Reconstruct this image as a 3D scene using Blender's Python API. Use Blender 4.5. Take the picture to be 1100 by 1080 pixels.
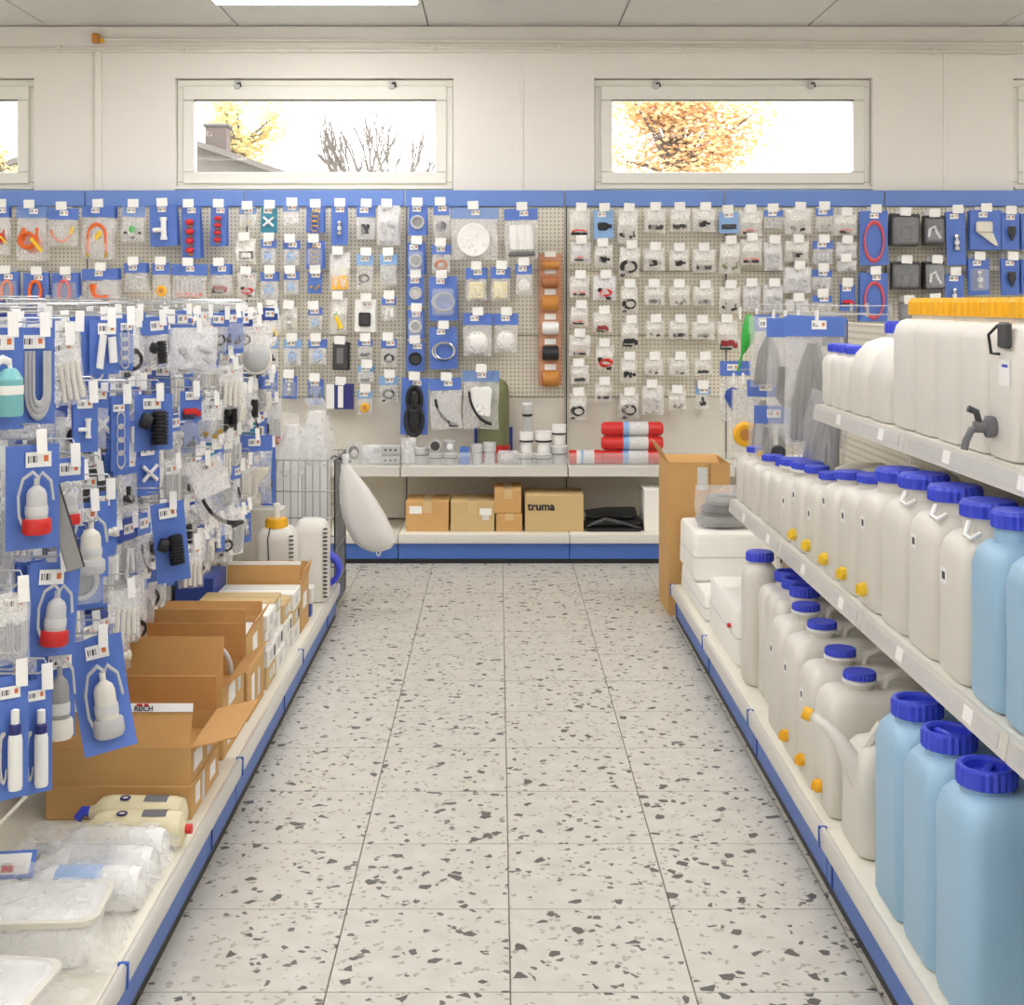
import bpy, math, random
from mathutils import Vector, Matrix
R = math.radians
PI = math.pi
random.seed(7)
scn = bpy.context.scene
for o in list(bpy.data.objects):
    bpy.data.objects.remove(o)
col = scn.collection

# ------------------------------------------------------------------ camera, world, exposure
FPX, VX, VY, H = 1447.0, 535.0, 324.0, 1.53      # focal length in pixels, vanishing point, eye height
cam_d = bpy.data.cameras.new('camera')
cam = bpy.data.objects.new('camera', cam_d)
col.objects.link(cam)
cam.location = (0, 0, H)
cam.rotation_euler = (R(90), 0, 0)
cam_d.sensor_width = 36.0
cam_d.lens = FPX / 1100 * 36.0
cam_d.shift_x = (550 - VX) / 1100
cam_d.shift_y = -(540 - VY) / 1100
cam_d.clip_start = 0.05
scn.camera = cam
SKY = 5.0
LAMP = 24.5
world = bpy.data.worlds.new('overcast_sky')
scn.world = world
world.use_nodes = True
bg = world.node_tree.nodes['Background']
bg.inputs[0].default_value = (0.98, 0.99, 1.0, 1)
bg.inputs[1].default_value = SKY
vs = scn.view_settings
vs.view_transform = 'Standard'
vs.look = 'None'
vs.exposure = 0.0
vs.gamma = 1.0
vs.use_curve_mapping = False
scn.cycles.transparent_max_bounces = 20
scn.cycles.max_bounces = 7
scn.cycles.diffuse_bounces = 4
scn.cycles.glossy_bounces = 2
scn.cycles.caustics_reflective = False
scn.cycles.caustics_refractive = False


def wx(px, d):
    return (px - VX) * d / FPX


def wz(py, d):
    return H - (py - VY) * d / FPX


def dd(px, X):
    return X * FPX / (px - VX)


# ------------------------------------------------------------------ materials
def lin(c):
    c = c / 255.0
    return c / 12.92 if c <= 0.04045 else ((c + 0.055) / 1.055) ** 2.4


MATS = {}


def mat(name, rgb, rough=0.5, metal=0.0, var=0.08, scale=25.0, spec=0.5, bump=0.0, transl=0.0, coat=0.0):
    if name in MATS:
        return MATS[name]
    m = bpy.data.materials.new(name)
    m.use_nodes = True
    nt = m.node_tree
    p = nt.nodes['Principled BSDF']
    tc = nt.nodes.new('ShaderNodeTexCoord')
    nz = nt.nodes.new('ShaderNodeTexNoise')
    nz.inputs['Scale'].default_value = scale
    nz.inputs['Detail'].default_value = 3
    nt.links.new(tc.outputs['Object'], nz.inputs['Vector'])
    mx = nt.nodes.new('ShaderNodeMix')
    mx.data_type = 'RGBA'
    c = [lin(v) for v in rgb]
    mx.inputs[6].default_value = (*[min(1, v * (1 - var)) for v in c], 1)
    mx.inputs[7].default_value = (*[min(1, v * (1 + var)) for v in c], 1)
    nt.links.new(nz.outputs['Fac'], mx.inputs[0])
    nt.links.new(mx.outputs[2], p.inputs['Base Color'])
    p.inputs['Roughness'].default_value = rough
    p.inputs['Metallic'].default_value = metal
    p.inputs['Specular IOR Level'].default_value = spec
    if coat:
        p.inputs['Coat Weight'].default_value = coat
    if bump:
        b = nt.nodes.new('ShaderNodeBump')
        b.inputs['Strength'].default_value = bump
        b.inputs['Distance'].default_value = 0.002
        nt.links.new(nz.outputs['Fac'], b.inputs['Height'])
        nt.links.new(b.outputs[0], p.inputs['Normal'])
    if transl:
        t = nt.nodes.new('ShaderNodeBsdfTranslucent')
        nt.links.new(mx.outputs[2], t.inputs['Color'])
        ms = nt.nodes.new('ShaderNodeMixShader')
        ms.inputs[0].default_value = transl
        nt.links.new(p.outputs[0], ms.inputs[1])
        nt.links.new(t.outputs[0], ms.inputs[2])
        nt.links.new(ms.outputs[0], nt.nodes['Material Output'].inputs[0])
    MATS[name] = m
    return m


def clear(name, rgb, fac, rough=0.15, var=0.5, scale=18.0):
    """clear film or sheet: part see-through, part glossy plastic"""
    m = mat(name, rgb, rough, var=0.03)
    nt = m.node_tree
    p = nt.nodes['Principled BSDF']
    p.inputs['Specular IOR Level'].default_value = 0.8
    tr = nt.nodes.new('ShaderNodeBsdfTransparent')
    ms = nt.nodes.new('ShaderNodeMixShader')
    nz = [n for n in nt.nodes if n.bl_idname == 'ShaderNodeTexNoise'][0]
    nz.inputs['Scale'].default_value = scale
    mr = nt.nodes.new('ShaderNodeMapRange')
    mr.inputs[1].default_value = 0.3
    mr.inputs[2].default_value = 0.7
    mr.inputs[3].default_value = fac * (1 - var)
    mr.inputs[4].default_value = fac * (1 + var)
    nt.links.new(nz.outputs['Fac'], mr.inputs[0])
    nt.links.new(mr.outputs[0], ms.inputs[0])
    nt.links.new(tr.outputs[0], ms.inputs[1])
    nt.links.new(p.outputs[0], ms.inputs[2])
    nt.links.new(ms.outputs[0], nt.nodes['Material Output'].inputs[0])
    return m


def emit(name, rgb, s):
    m = bpy.data.materials.new(name)
    m.use_nodes = True
    p = m.node_tree.nodes['Principled BSDF']
    p.inputs['Base Color'].default_value = (0.8, 0.8, 0.8, 1)
    p.inputs['Emission Color'].default_value = (*[lin(v) for v in rgb], 1)
    p.inputs['Emission Strength'].default_value = s
    MATS[name] = m
    return m


mat('wall_paint', (243, 239, 232), 0.75, var=0.02, scale=3)
mat('ceiling_paint', (214, 213, 210), 0.8, var=0.02, scale=6)
mat('window_paint', (240, 238, 229), 0.45, var=0.02)
mat('cream_steel', (230, 228, 218), 0.45, var=0.03, scale=4)
mat('panel_steel', (220, 214, 202), 0.55, var=0.03, scale=3)
mat('deck_steel', (238, 234, 220), 0.4, var=0.03, scale=4)
mat('rail_steel', (214, 211, 204), 0.4, var=0.03)
mat('blue_steel', (74, 112, 190), 0.4, var=0.05, scale=5)
mat('header_blue', (112, 146, 214), 0.5, var=0.04, scale=3)
mat('clip_blue', (52, 96, 190), 0.4)
mat('black', (28, 28, 30), 0.45, var=0.2)
mat('dark_grey', (62, 62, 64), 0.5, var=0.15)
mat('grey', (150, 150, 150), 0.45)
mat('mid_grey', (112, 112, 116), 0.5, var=0.15)
mat('light_grey', (196, 197, 198), 0.4)
mat('white', (240, 240, 238), 0.4, var=0.03)
mat('off_white', (230, 226, 214), 0.45, var=0.04)
mat('paper', (248, 247, 244), 0.7, var=0.03)
mat('cream', (232, 222, 184), 0.5)
mat('chrome', (205, 207, 210), 0.22, metal=1.0, var=0.04)
mat('wire', (200, 202, 203), 0.3, metal=0.6, var=0.04)
mat('basket_wire', (150, 152, 154), 0.35, metal=0.5)
mat('card_blue', (88, 122, 204), 0.38, var=0.1, scale=9)
mat('card_navy', (52, 78, 164), 0.4, var=0.1)
mat('card_pale_blue', (140, 178, 226), 0.4, var=0.12)
mat('card_teal', (60, 142, 168), 0.4)
mat('orange', (232, 106, 40), 0.42)
mat('red', (212, 44, 40), 0.35)
mat('dark_red', (150, 40, 48), 0.4)
mat('pink', (224, 92, 100), 0.4)
mat('yellow', (244, 204, 50), 0.4)
mat('amber', (246, 184, 32), 0.4)
mat('green', (54, 176, 70), 0.4)
mat('olive', (122, 126, 88), 0.42, var=0.12)
mat('brass', (198, 160, 78), 0.3, metal=0.7)
mat('copper', (196, 128, 92), 0.35, metal=0.4)
mat('teal_liquid', (126, 192, 196), 0.3)
mat('navy', (44, 46, 118), 0.4)
mat('wood_strip', (204, 148, 116), 0.55, var=0.15, scale=12)
mat('spool_orange', (198, 132, 56), 0.5)
mat('spool_brown', (172, 108, 66), 0.5)
mat('carton', (208, 164, 104), 0.75, var=0.07, scale=14)
mat('carton_inner', (204, 156, 96), 0.8, var=0.08, scale=14)
mat('carton_pale', (206, 178, 128), 0.75, var=0.06, scale=14)
mat('tape', (214, 184, 134), 0.3, var=0.03)
mat('label_print', (214, 214, 214), 0.6, var=0.35, scale=90)
mat('cap_blue', (62, 78, 214), 0.35, var=0.05)
mat('can_white', (240, 237, 229), 0.38, var=0.02, scale=4, transl=0.12)
mat('can_natural', (235, 231, 221), 0.4, var=0.03, scale=4, transl=0.12)
mat('can_blue', (166, 204, 232), 0.36, var=0.04, scale=4, transl=0.12)
mat('foam_white', (243, 241, 234), 0.55, var=0.02)
mat('cloudy_bag', (244, 242, 238), 0.3, var=0.04, scale=7, transl=0.2)
mat('hose_grey', (150, 150, 148), 0.5, var=0.12, scale=40)
mat('rail_insert', (206, 205, 202), 0.35)
mat('barrier', (120, 112, 96), 0.8)
mat('grout', (130, 125, 114), 0.9)
clear('film', (250, 250, 250), 0.26, rough=0.22, var=0.35)
clear('film_soft', (246, 246, 250), 0.45, rough=0.25, var=0.3)
clear('film_grey', (226, 226, 226), 0.26, rough=0.25, var=0.3)
clear('film_cream', (250, 248, 242), 0.32, rough=0.25, var=0.3)
clear('film_blue', (120, 160, 226), 0.55)
clear('blister', (240, 244, 248), 0.22, rough=0.08)
clear('acrylic', (235, 238, 238), 0.16, rough=0.05, var=0.1)
clear('window_glass', (240, 246, 246), 0.05, rough=0.02, var=0.1)


def sticker_mat():
    m = mat('sticker', (248, 247, 244), 0.6, var=0.02)
    nt = m.node_tree
    N, L = nt.nodes.new, nt.links.new
    p = nt.nodes['Principled BSDF']
    src = p.inputs['Base Color'].links[0].from_socket
    tc = N('ShaderNodeTexCoord')
    sp = N('ShaderNodeSeparateXYZ'); L(tc.outputs['Generated'], sp.inputs[0])

    def op(o, a, b):
        n = N('ShaderNodeMath'); n.operation = o
        for i, q in enumerate((a, b)):
            if isinstance(q, (int, float)):
                n.inputs[i].default_value = q
            elif q is not None:
                L(q, n.inputs[i])
        return n.outputs[0]

    def window(v, lo, hi):
        return op('MULTIPLY', op('GREATER_THAN', v, lo), op('LESS_THAN', v, hi))
    x, z = sp.outputs[0], sp.outputs[2]
    bars = op('GREATER_THAN', op('SINE', op('ADD', op('MULTIPLY', x, 85.0), op('MULTIPLY', op('SINE', op('MULTIPLY', x, 31.0), None), 2.5)), None), 0.1)
    barcode = op('MULTIPLY', bars, op('MULTIPLY', window(x, 0.08, 0.55), window(z, 0.3, 0.75)))
    dot = op('MULTIPLY', window(x, 0.7, 0.88), window(z, 0.35, 0.75))
    cur = src
    for f, c in ((barcode, (60, 60, 66)), (dot, (222, 120, 60))):
        mx = N('ShaderNodeMix'); mx.data_type = 'RGBA'
        mx.inputs[7].default_value = (*[lin(v) for v in c], 1)
        L(cur, mx.inputs[6]); L(f, mx.inputs[0])
        cur = mx.outputs[2]
    L(cur, p.inputs['Base Color'])


sticker_mat()
emit('tube_light', (255, 252, 250), LAMP)


def terrazzo():
    m = bpy.data.materials.new('terrazzo')
    m.use_nodes = True
    nt = m.node_tree
    N, L = nt.nodes.new, nt.links.new
    p = nt.nodes['Principled BSDF']
    tc = N('ShaderNodeTexCoord')
    oi = N('ShaderNodeObjectInfo')
    sc_ = N('ShaderNodeVectorMath'); sc_.operation = 'SCALE'
    cx = N('ShaderNodeCombineXYZ')
    mul = N('ShaderNodeMath'); mul.operation = 'MULTIPLY'; mul.inputs[1].default_value = 37.0
    L(oi.outputs['Random'], mul.inputs[0])
    L(mul.outputs[0], cx.inputs[0]); L(mul.outputs[0], cx.inputs[1])
    add = N('ShaderNodeVectorMath'); add.operation = 'ADD'
    L(tc.outputs['Object'], add.inputs[0]); L(cx.outputs[0], add.inputs[1])
    flat = N('ShaderNodeVectorMath'); flat.operation = 'MULTIPLY'; flat.inputs[1].default_value = (1, 1, 0)
    L(add.outputs[0], flat.inputs[0])
    base = N('ShaderNodeMix'); base.data_type = 'RGBA'
    nz = N('ShaderNodeTexNoise'); nz.inputs['Scale'].default_value = 14; nz.inputs['Detail'].default_value = 6
    L(flat.outputs[0], nz.inputs['Vector'])
    base.inputs[6].default_value = (lin(188), lin(184), lin(173), 1)
    base.inputs[7].default_value = (lin(216), lin(213), lin(203), 1)
    L(nz.outputs['Fac'], base.inputs[0])
    cur = base.outputs[2]
    wn = N('ShaderNodeTexNoise'); wn.inputs['Scale'].default_value = 40; wn.inputs['Detail'].default_value = 1
    L(flat.outputs[0], wn.inputs['Vector'])
    wsc = N('ShaderNodeVectorMath'); wsc.operation = 'MULTIPLY_ADD'
    wsc.inputs[1].default_value = (0.008, 0.008, 0)
    L(wn.outputs['Color'], wsc.inputs[0]); L(flat.outputs[0], wsc.inputs[2])
    for scale, share, edge, rgb in ((75, 0.12, 0.12, (168, 161, 148)), (62, 0.04, 0.07, (100, 95, 88)), (36, 0.05, 0.12, (84, 80, 75))):
        v1 = N('ShaderNodeTexVoronoi'); v1.feature = 'F1'; v1.inputs['Scale'].default_value = scale
        v2 = N('ShaderNodeTexVoronoi'); v2.feature = 'DISTANCE_TO_EDGE'; v2.inputs['Scale'].default_value = scale
        v1.voronoi_dimensions = v2.voronoi_dimensions = '2D'
        off = N('ShaderNodeVectorMath'); off.operation = 'ADD'; off.inputs[1].default_value = (scale * 1.7, scale * 0.3, 0)
        L(wsc.outputs[0], off.inputs[0])
        L(off.outputs[0], v1.inputs['Vector']); L(off.outputs[0], v2.inputs['Vector'])
        sep = N('ShaderNodeSeparateColor'); L(v1.outputs['Color'], sep.inputs[0])
        pick = N('ShaderNodeMath'); pick.operation = 'LESS_THAN'; pick.inputs[1].default_value = share
        L(sep.outputs[0], pick.inputs[0])
        thr = N('ShaderNodeMath'); thr.operation = 'MULTIPLY'; thr.inputs[1].default_value = edge * 2.4
        L(sep.outputs[1], thr.inputs[0])
        ed = N('ShaderNodeMath'); ed.operation = 'GREATER_THAN'
        L(v2.outputs['Distance'], ed.inputs[0]); L(thr.outputs[0], ed.inputs[1])
        both = N('ShaderNodeMath'); both.operation = 'MULTIPLY'
        L(pick.outputs[0], both.inputs[0]); L(ed.outputs[0], both.inputs[1])
        mx = N('ShaderNodeMix'); mx.data_type = 'RGBA'
        mx.inputs[7].default_value = (*[lin(c) for c in rgb], 1)
        L(cur, mx.inputs[6]); L(both.outputs[0], mx.inputs[0])
        cur = mx.outputs[2]
    L(cur, p.inputs['Base Color'])
    p.inputs['Roughness'].default_value = 0.42
    MATS['terrazzo'] = m


terrazzo()


def pegboard():
    """cream steel with a grid of small dark holes"""
    m = mat('pegboard', (228, 222, 206), 0.55, var=0.03, scale=3)
    nt = m.node_tree
    N, L = nt.nodes.new, nt.links.new
    p = nt.nodes['Principled BSDF']
    src = p.inputs['Base Color'].links[0].from_socket
    tc = N('ShaderNodeTexCoord')
    sp = N('ShaderNodeSeparateXYZ'); L(tc.outputs['Object'], sp.inputs[0])
    ds = []
    for k in (0, 2):
        a = N('ShaderNodeMath'); a.operation = 'MULTIPLY'; a.inputs[1].default_value = 1 / 0.025
        L(sp.outputs[k], a.inputs[0])
        b = N('ShaderNodeMath'); b.operation = 'FRACT'; L(a.outputs[0], b.inputs[0])
        c = N('ShaderNodeMath'); c.operation = 'SUBTRACT'; c.inputs[1].default_value = 0.5; L(b.outputs[0], c.inputs[0])
        e = N('ShaderNodeMath'); e.operation = 'MULTIPLY'; L(c.outputs[0], e.inputs[0]); L(c.outputs[0], e.inputs[1])
        ds.append(e)
    s = N('ShaderNodeMath'); s.operation = 'ADD'; L(ds[0].outputs[0], s.inputs[0]); L(ds[1].outputs[0], s.inputs[1])
    lt = N('ShaderNodeMath'); lt.operation = 'LESS_THAN'; lt.inputs[1].default_value = 0.05; L(s.outputs[0], lt.inputs[0])
    mx = N('ShaderNodeMix'); mx.data_type = 'RGBA'
    mx.inputs[7].default_value = (lin(168), lin(157), lin(134), 1)
    L(src, mx.inputs[6]); L(lt.outputs[0], mx.inputs[0]); L(mx.outputs[2], p.inputs['Base Color'])


pegboard()


# ------------------------------------------------------------------ mesh builder
class MB:
    def __init__(self):
        self.v, self.f = [], []

    def add(self, vs, fs, M=None):
        o = len(self.v)
        self.v += [tuple(M @ Vector(p)) for p in vs] if M else [tuple(p) for p in vs]
        self.f += [tuple(i + o for i in f) for f in fs]
        return self

    def box(self, x0, x1, y0, y1, z0, z1, M=None):
        vs = [(x, y, z) for z in (z0, z1) for y in (y0, y1) for x in (x0, x1)]
        return self.add(vs, [(0, 2, 3, 1), (4, 5, 7, 6), (0, 1, 5, 4), (2, 6, 7, 3), (0, 4, 6, 2), (1, 3, 7, 5)], M)

    def cbox(self, x0, x1, y0, y1, z0, z1, c, M=None):
        """box with chamfered edges"""
        rings = [(z0, c), (z0 + c, 0), (z1 - c, 0), (z1, c)]
        cx, cy, hx, hy = (x0 + x1) / 2, (y0 + y1) / 2, (x1 - x0) / 2, (y1 - y0) / 2
        secs = [(z, cx, cy, hx - i, hy - i, c) for z, i in rings]
        return self.loft(secs, 1, M)

    def loft(self, secs, k=5, M=None, cap=True):
        """secs: (z, cx, cy, hx, hy, r) rounded rectangles, k segments each corner"""
        rings = []
        for z, cx, cy, hx, hy, r in secs:
            r = min(r, hx * 0.999, hy * 0.999)
            ring = []
            for sx, sy, a0 in ((1, 1, 0), (-1, 1, 90), (-1, -1, 180), (1, -1, 270)):
                for i in range(k + 1):
                    a = R(a0 + 90 * i / k)
                    ring.append((cx + sx * (hx - r) + r * math.cos(a), cy + sy * (hy - r) + r * math.sin(a), z))
            rings.append(ring)
        return self.rings(rings, M, cap)

    def rings(self, rings, M=None, cap=True, closed=False):
        n = len(rings[0])
        vs = [p for r in rings for p in r]
        fs = []
        m = len(rings)
        for i in range(m if closed else m - 1):
            a, b = i * n, ((i + 1) % m) * n
            for j in range(n):
                fs.append((a + j, a + (j + 1) % n, b + (j + 1) % n, b + j))
        if cap and not closed:
            fs.append(tuple(reversed(range(n))))
            fs.append(tuple(range((m - 1) * n, m * n)))
        return self.add(vs, fs, M)

    def lathe(self, prof, n=16, M=None, cap=True, rib=0.0, ribrange=None):
        rings = []
        for q, (r, z) in enumerate(prof):
            ring = []
            for i in range(n):
                a = 2 * PI * i / n
                rr = r - (rib if (rib and i % 2 and (ribrange is None or ribrange[0] <= q <= ribrange[1])) else 0)
                ring.append((rr * math.cos(a), rr * math.sin(a), z))
            rings.append(ring)
        return self.rings(rings, M, cap)

    def tube(self, pts, r, n=6, closed=False, cap=True, M=None):
        pts = [Vector(p) for p in pts]
        rings = []
        m = len(pts)
        up = None
        for i, p in enumerate(pts):
            if closed:
                t = pts[(i + 1) % m] - pts[i - 1]
            else:
                t = pts[min(i + 1, m - 1)] - pts[max(i - 1, 0)]
            t.normalize()
            if up is None:
                up = Vector((0, 0, 1)) if abs(t.z) < 0.9 else Vector((1, 0, 0))
            a = t.cross(up)
            if a.length < 1e-4:
                a = t.cross(Vector((0, 1, 0)))
            a.normalize()
            b = a.cross(t)
            up = b
            rr = r[i] if isinstance(r, (list, tuple)) else r
            rings.append([tuple(p + rr * (a * math.cos(2 * PI * j / n) + b * math.sin(2 * PI * j / n))) for j in range(n)])
        return self.rings(rings, M, cap, closed)

    def torus(self, c, R_, r, n=20, k=6, axis='y', sx=1.0, sz=1.0):
        pts = []
        for i in range(n):
            a = 2 * PI * i / n
            u, w = R_ * math.cos(a) * sx, R_ * math.sin(a) * sz
            pts.append((c[0] + u, c[1], c[2] + w) if axis == 'y' else (c[0] + u, c[1] + w, c[2]) if axis == 'z' else (c[0], c[1] + u, c[2] + w))
        return self.tube(pts, r, k, closed=True)

    def mesh(self, name, smooth=40):
        me = bpy.data.meshes.new(name)
        me.from_pydata(self.v, [], self.f)
        me.update()
        if smooth:
            me.shade_smooth()
            me.set_sharp_from_angle(angle=R(smooth))
        return me


def T(x=0, y=0, z=0, rx=0, ry=0, rz=0):
    return Matrix.Translation((x, y, z)) @ Matrix.Rotation(R(rz), 4, 'Z') @ Matrix.Rotation(R(ry), 4, 'Y') @ Matrix.Rotation(R(rx), 4, 'X')


_mm = {}


def withmat(me, m):
    """the mesh carrying material m (copies of the datablock only when a second colour is needed)"""
    key = (me.name, m)
    if key in _mm:
        return _mm[key]
    if len(me.materials) == 0:
        me.materials.append(MATS[m])
        _mm[key] = me
        return me
    c = me.copy()
    c.materials.clear()
    c.materials.append(MATS[m])
    _mm[key] = c
    return c


def O(name, me, m, parent=None, loc=(0, 0, 0), rot=(0, 0, 0), scale=(1, 1, 1)):
    if isinstance(me, MB):
        me = me.mesh(name)
    o = bpy.data.objects.new(name, withmat(me, m))
    o.location, o.rotation_euler, o.scale = loc, rot, scale
    o.parent = parent
    col.objects.link(o)
    return o


def tag(o, label=None, cat=None, group=None, kind=None):
    if label:
        o['label'] = label
    if cat:
        o['category'] = cat
    if group:
        o['group'] = group
    if kind:
        o['kind'] = kind
    return o


def thing(name, label, cat, loc=(0, 0, 0), rot=(0, 0, 0), group=None):
    o = bpy.data.objects.new(name, None)
    o.empty_display_size = 0.05
    o.location, o.rotation_euler = loc, rot
    col.objects.link(o)
    return tag(o, label, cat, group)


def text(name, body, size, m, parent, loc, rot=(R(90), 0, 0), bold=0.0):
    cu = bpy.data.curves.new(name, 'FONT')
    cu.body = body
    cu.size = size
    cu.extrude = 0.0006
    cu.offset = bold
    cu.align_x = 'CENTER'
    cu.align_y = 'CENTER'
    cu.materials.append(MATS[m])
    tmp = bpy.data.objects.new(name, cu)
    col.objects.link(tmp)
    me = bpy.data.meshes.new_from_object(tmp.evaluated_get(bpy.context.evaluated_depsgraph_get()))
    bpy.data.objects.remove(tmp)
    o = bpy.data.objects.new(name, me)
    if not me.materials:
        me.materials.append(MATS[m])
    o.location, o.rotation_euler, o.parent = loc, rot, parent
    col.objects.link(o)
    return o


ORD = ['first', 'second', 'third', 'fourth', 'fifth', 'sixth', 'seventh', 'eighth', 'ninth', 'tenth', 'eleventh', 'twelfth',
       'thirteenth', 'fourteenth', 'fifteenth', 'sixteenth', 'seventeenth', 'eighteenth', 'nineteenth', 'twentieth'] + \
      ['twenty-' + w for w in ('first', 'second', 'third', 'fourth', 'fifth', 'sixth', 'seventh', 'eighth', 'ninth')] + ['thirtieth'] + \
      ['thirty-' + w for w in ('first', 'second', 'third', 'fourth', 'fifth', 'sixth', 'seventh', 'eighth', 'ninth')]

# ------------------------------------------------------------------ room
WY = 8.52          # wall face
CZ = 3.27          # ceiling
XL, XR, YB = -5.2, 5.6, -3.2


def struct(name, mb, m, parent=None):
    o = O(name, mb, m, parent)
    if parent is None:
        tag(o, kind='structure')
    return o


floor = struct('floor', MB().box(XL, XR, YB, WY + 0.3, -0.12, -0.004), 'grout')
TS = 0.408
X0, D0 = 0.0275, 3.391
tile_me = MB()
tile_me.loft([(-0.0035, 0, 0, TS / 2 - 0.0014, TS / 2 - 0.0014, 0.001), (0, 0, 0, TS / 2 - 0.002, TS / 2 - 0.002, 0.001)], 1)
tile_me = tile_me.mesh('tile')
for i in range(-8, 9):
    for j in range(-3, 12):
        x, y = X0 + (i + 0.5) * TS, D0 + (j + 0.5) * TS
        if y > 8.0 or (y < 6.3 and not -1.3 < x < 1.4):
            continue
        O('tile', tile_me, 'terrazzo', floor, (x, y, 0), (0, 0, R(90) * random.randrange(4)))
rest = MB()
rest.box(XL, -1.3, YB, 6.25, -0.0039, -0.0005).box(1.4, XR, YB, 6.25, -0.0039, -0.0005).box(-1.3, 1.4, YB, D0 - 3 * TS - 0.003, -0.0039, -0.0005)
rest.box(XL, X0 - 8 * TS, 6.25, WY, -0.0039, -0.0005).box(X0 + 9 * TS, XR, 6.25, WY, -0.0039, -0.0005)
O('terrazzo_field', rest, 'terrazzo', floor)

# ceiling of large panels
ceil = struct('ceiling', MB().box(XL, XR, YB, WY + 0.3, CZ + 0.012, CZ + 0.1), 'grey')
pan = MB().cbox(-0.596, 0.596, -0.596, 0.596, 0, 0.012, 0.003).mesh('panel', 0)
SEAM = 0.76
for i in range(-5, 4):
    for j in range(-10, 1):
        O('panel', pan, 'ceiling_paint', ceil, (SEAM + (i + 0.5) * 1.2, 8.1 + (j - 0.15) * 1.2, CZ))

# walls
wl = struct('wall_left', MB().box(XL - 0.15, XL, YB, WY, 0, CZ), 'wall_paint')
wr = struct('wall_right', MB().box(XR, XR + 0.15, YB, WY, 0, CZ), 'wall_paint')
wf = struct('wall_front', MB().box(XL - 0.15, XR + 0.15, YB - 0.15, YB, 0, CZ), 'wall_paint')
WPX = [-113, 337.5, 788, 1238]                    # window centres in the photograph
WC = [wx(p, WY) for p in WPX]
WW, WZ0, WZ1 = 0.88, 2.235, 2.945                  # half width of the opening, bottom, top
wb = MB()
wb.box(XL - 0.15, XR + 0.15, WY, WY + 0.22, 0, WZ0)
wb.box(XL - 0.15, XR + 0.15, WY, WY + 0.22, WZ1, CZ)
edges = [XL - 0.15] + [e for c in WC for e in (c - WW, c + WW)] + [XR + 0.15]
for k in range(0, len(edges), 2):
    wb.box(edges[k], edges[k + 1], WY, WY + 0.22, WZ0, WZ1)
wall_back = struct('wall_back', wb, 'wall_paint')
t1 = struct('trim_1', MB().cbox(XL, XR, WY - 0.03, WY - 0.001, wz(57, WY), CZ - 0.002, 0.006), 'wall_paint')
for k, px in enumerate((107, 560, 1015)):
    struct('trim_%d' % (k + 2), MB().cbox(wx(px, WY) - 0.012, wx(px, WY) + 0.012, WY - 0.006, WY - 0.0005, 2.2, wz(57, WY), 0.002), 'wall_paint')

for k, c in enumerate(WC):
    w = thing('window_%d' % (k + 1), None, None, (c, WY + 0.075, 0))
    w['kind'] = 'structure'
    f = MB()
    z0, z1, a, t = WZ0 + 0.004, WZ1 - 0.004, WW - 0.004, 0.05
    for x0, x1, q0, q1 in ((-a, a, z0, z0 + t), (-a, a, z1 - t, z1), (-a, -a + t, z0 + t, z1 - t), (a - t, a, z0 + t, z1 - t)):
        f.cbox(x0, x1, -0.03, 0.05, q0, q1, 0.004)
    O('window_frame', f, 'window_paint', w)
    s = MB()
    a2, q0, q1, t2 = a - t + 0.012, z0 + t - 0.012, z1 - t + 0.012, 0.075
    for x0, x1, r0, r1 in ((-a2, a2, q0, q0 + t2), (-a2, a2, q1 - t2 - 0.02, q1), (-a2, -a2 + t2, q0 + t2, q1 - t2 - 0.02), (a2 - t2, a2, q0 + t2, q1 - t2 - 0.02)):
        s.cbox(x0, x1, -0.048, 0.03, r0, r1, 0.006)
    O('sash', s, 'window_paint', w)
    O('glass_seal', MB().box(-a2 + t2 - .004, a2 - t2 + .004, -0.052, -0.049, q1 - t2 - 0.026, q1 - t2 - 0.017), 'dark_grey', w)
    O('pane', MB().box(-a2 + t2 - 0.01, a2 - t2 + 0.01, -0.002, 0.004, q0 + t2 - 0.01, q1 - t2 - 0.01), 'window_glass', w)
    for x in (-0.49, 0.49):
        h = O('latch', MB().cbox(-0.018, 0.018, -0.012, 0.0, -0.028, 0.028, 0.003), 'light_grey', w, (x, -0.05, z1 - 0.035))
        O('lever', MB().tube([(0, -0.018, 0.005), (0.022, -0.022, 0.008), (0.026, -0.024, -0.018)], 0.006, 6), 'dark_grey', h)
    O('window_sill', MB().cbox(-a, a, -0.095, -0.03, z0 - 0.002, z0 + 0.018, 0.003), 'window_paint', w)

# pipes along the wall
p1 = thing('heating_pipe', 'thin upper white pipe running along the wall just below the ceiling', 'pipe', (0, WY - 0.05, 0))
O('pipe_run', MB().tube([(wx(112, WY), 0, wz(44, WY)), (XR - 0.02, 0, wz(50, WY))], 0.011, 8), 'off_white', p1)
p2 = thing('heating_pipe', 'lower white pipe with clips above the windows, crossing the whole wall', 'pipe', (0, WY - 0.05, 0))
O('pipe_run', MB().tube([(XL + 0.02, 0, wz(55.5, WY)), (wx(300, WY), 0, wz(52, WY)), (wx(800, WY), 0, wz(54, WY)), (XR - 0.02, 0, wz(62, WY))], 0.009, 8), 'off_white', p2)
for px in (66, 198, 333, 465, 600, 733, 870, 1000):
    O('pipe_clip', MB().cbox(-0.012, 0.012, -0.014, 0.02, -0.016, 0.016, 0.003), 'off_white', p2, (wx(px, WY), 0, wz(53 + (px > 700) * (px - 700) * 0.012, WY)))
jb = thing('junction_box', 'small amber junction box where the cable drops beside the window', 'junction box', (wx(106, WY), WY - 0.05, wz(43, WY)))
O('box_body', MB().cbox(-0.024, 0.024, -0.025, 0.018, -0.03, 0.03, 0.006), 'spool_orange', jb)
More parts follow.
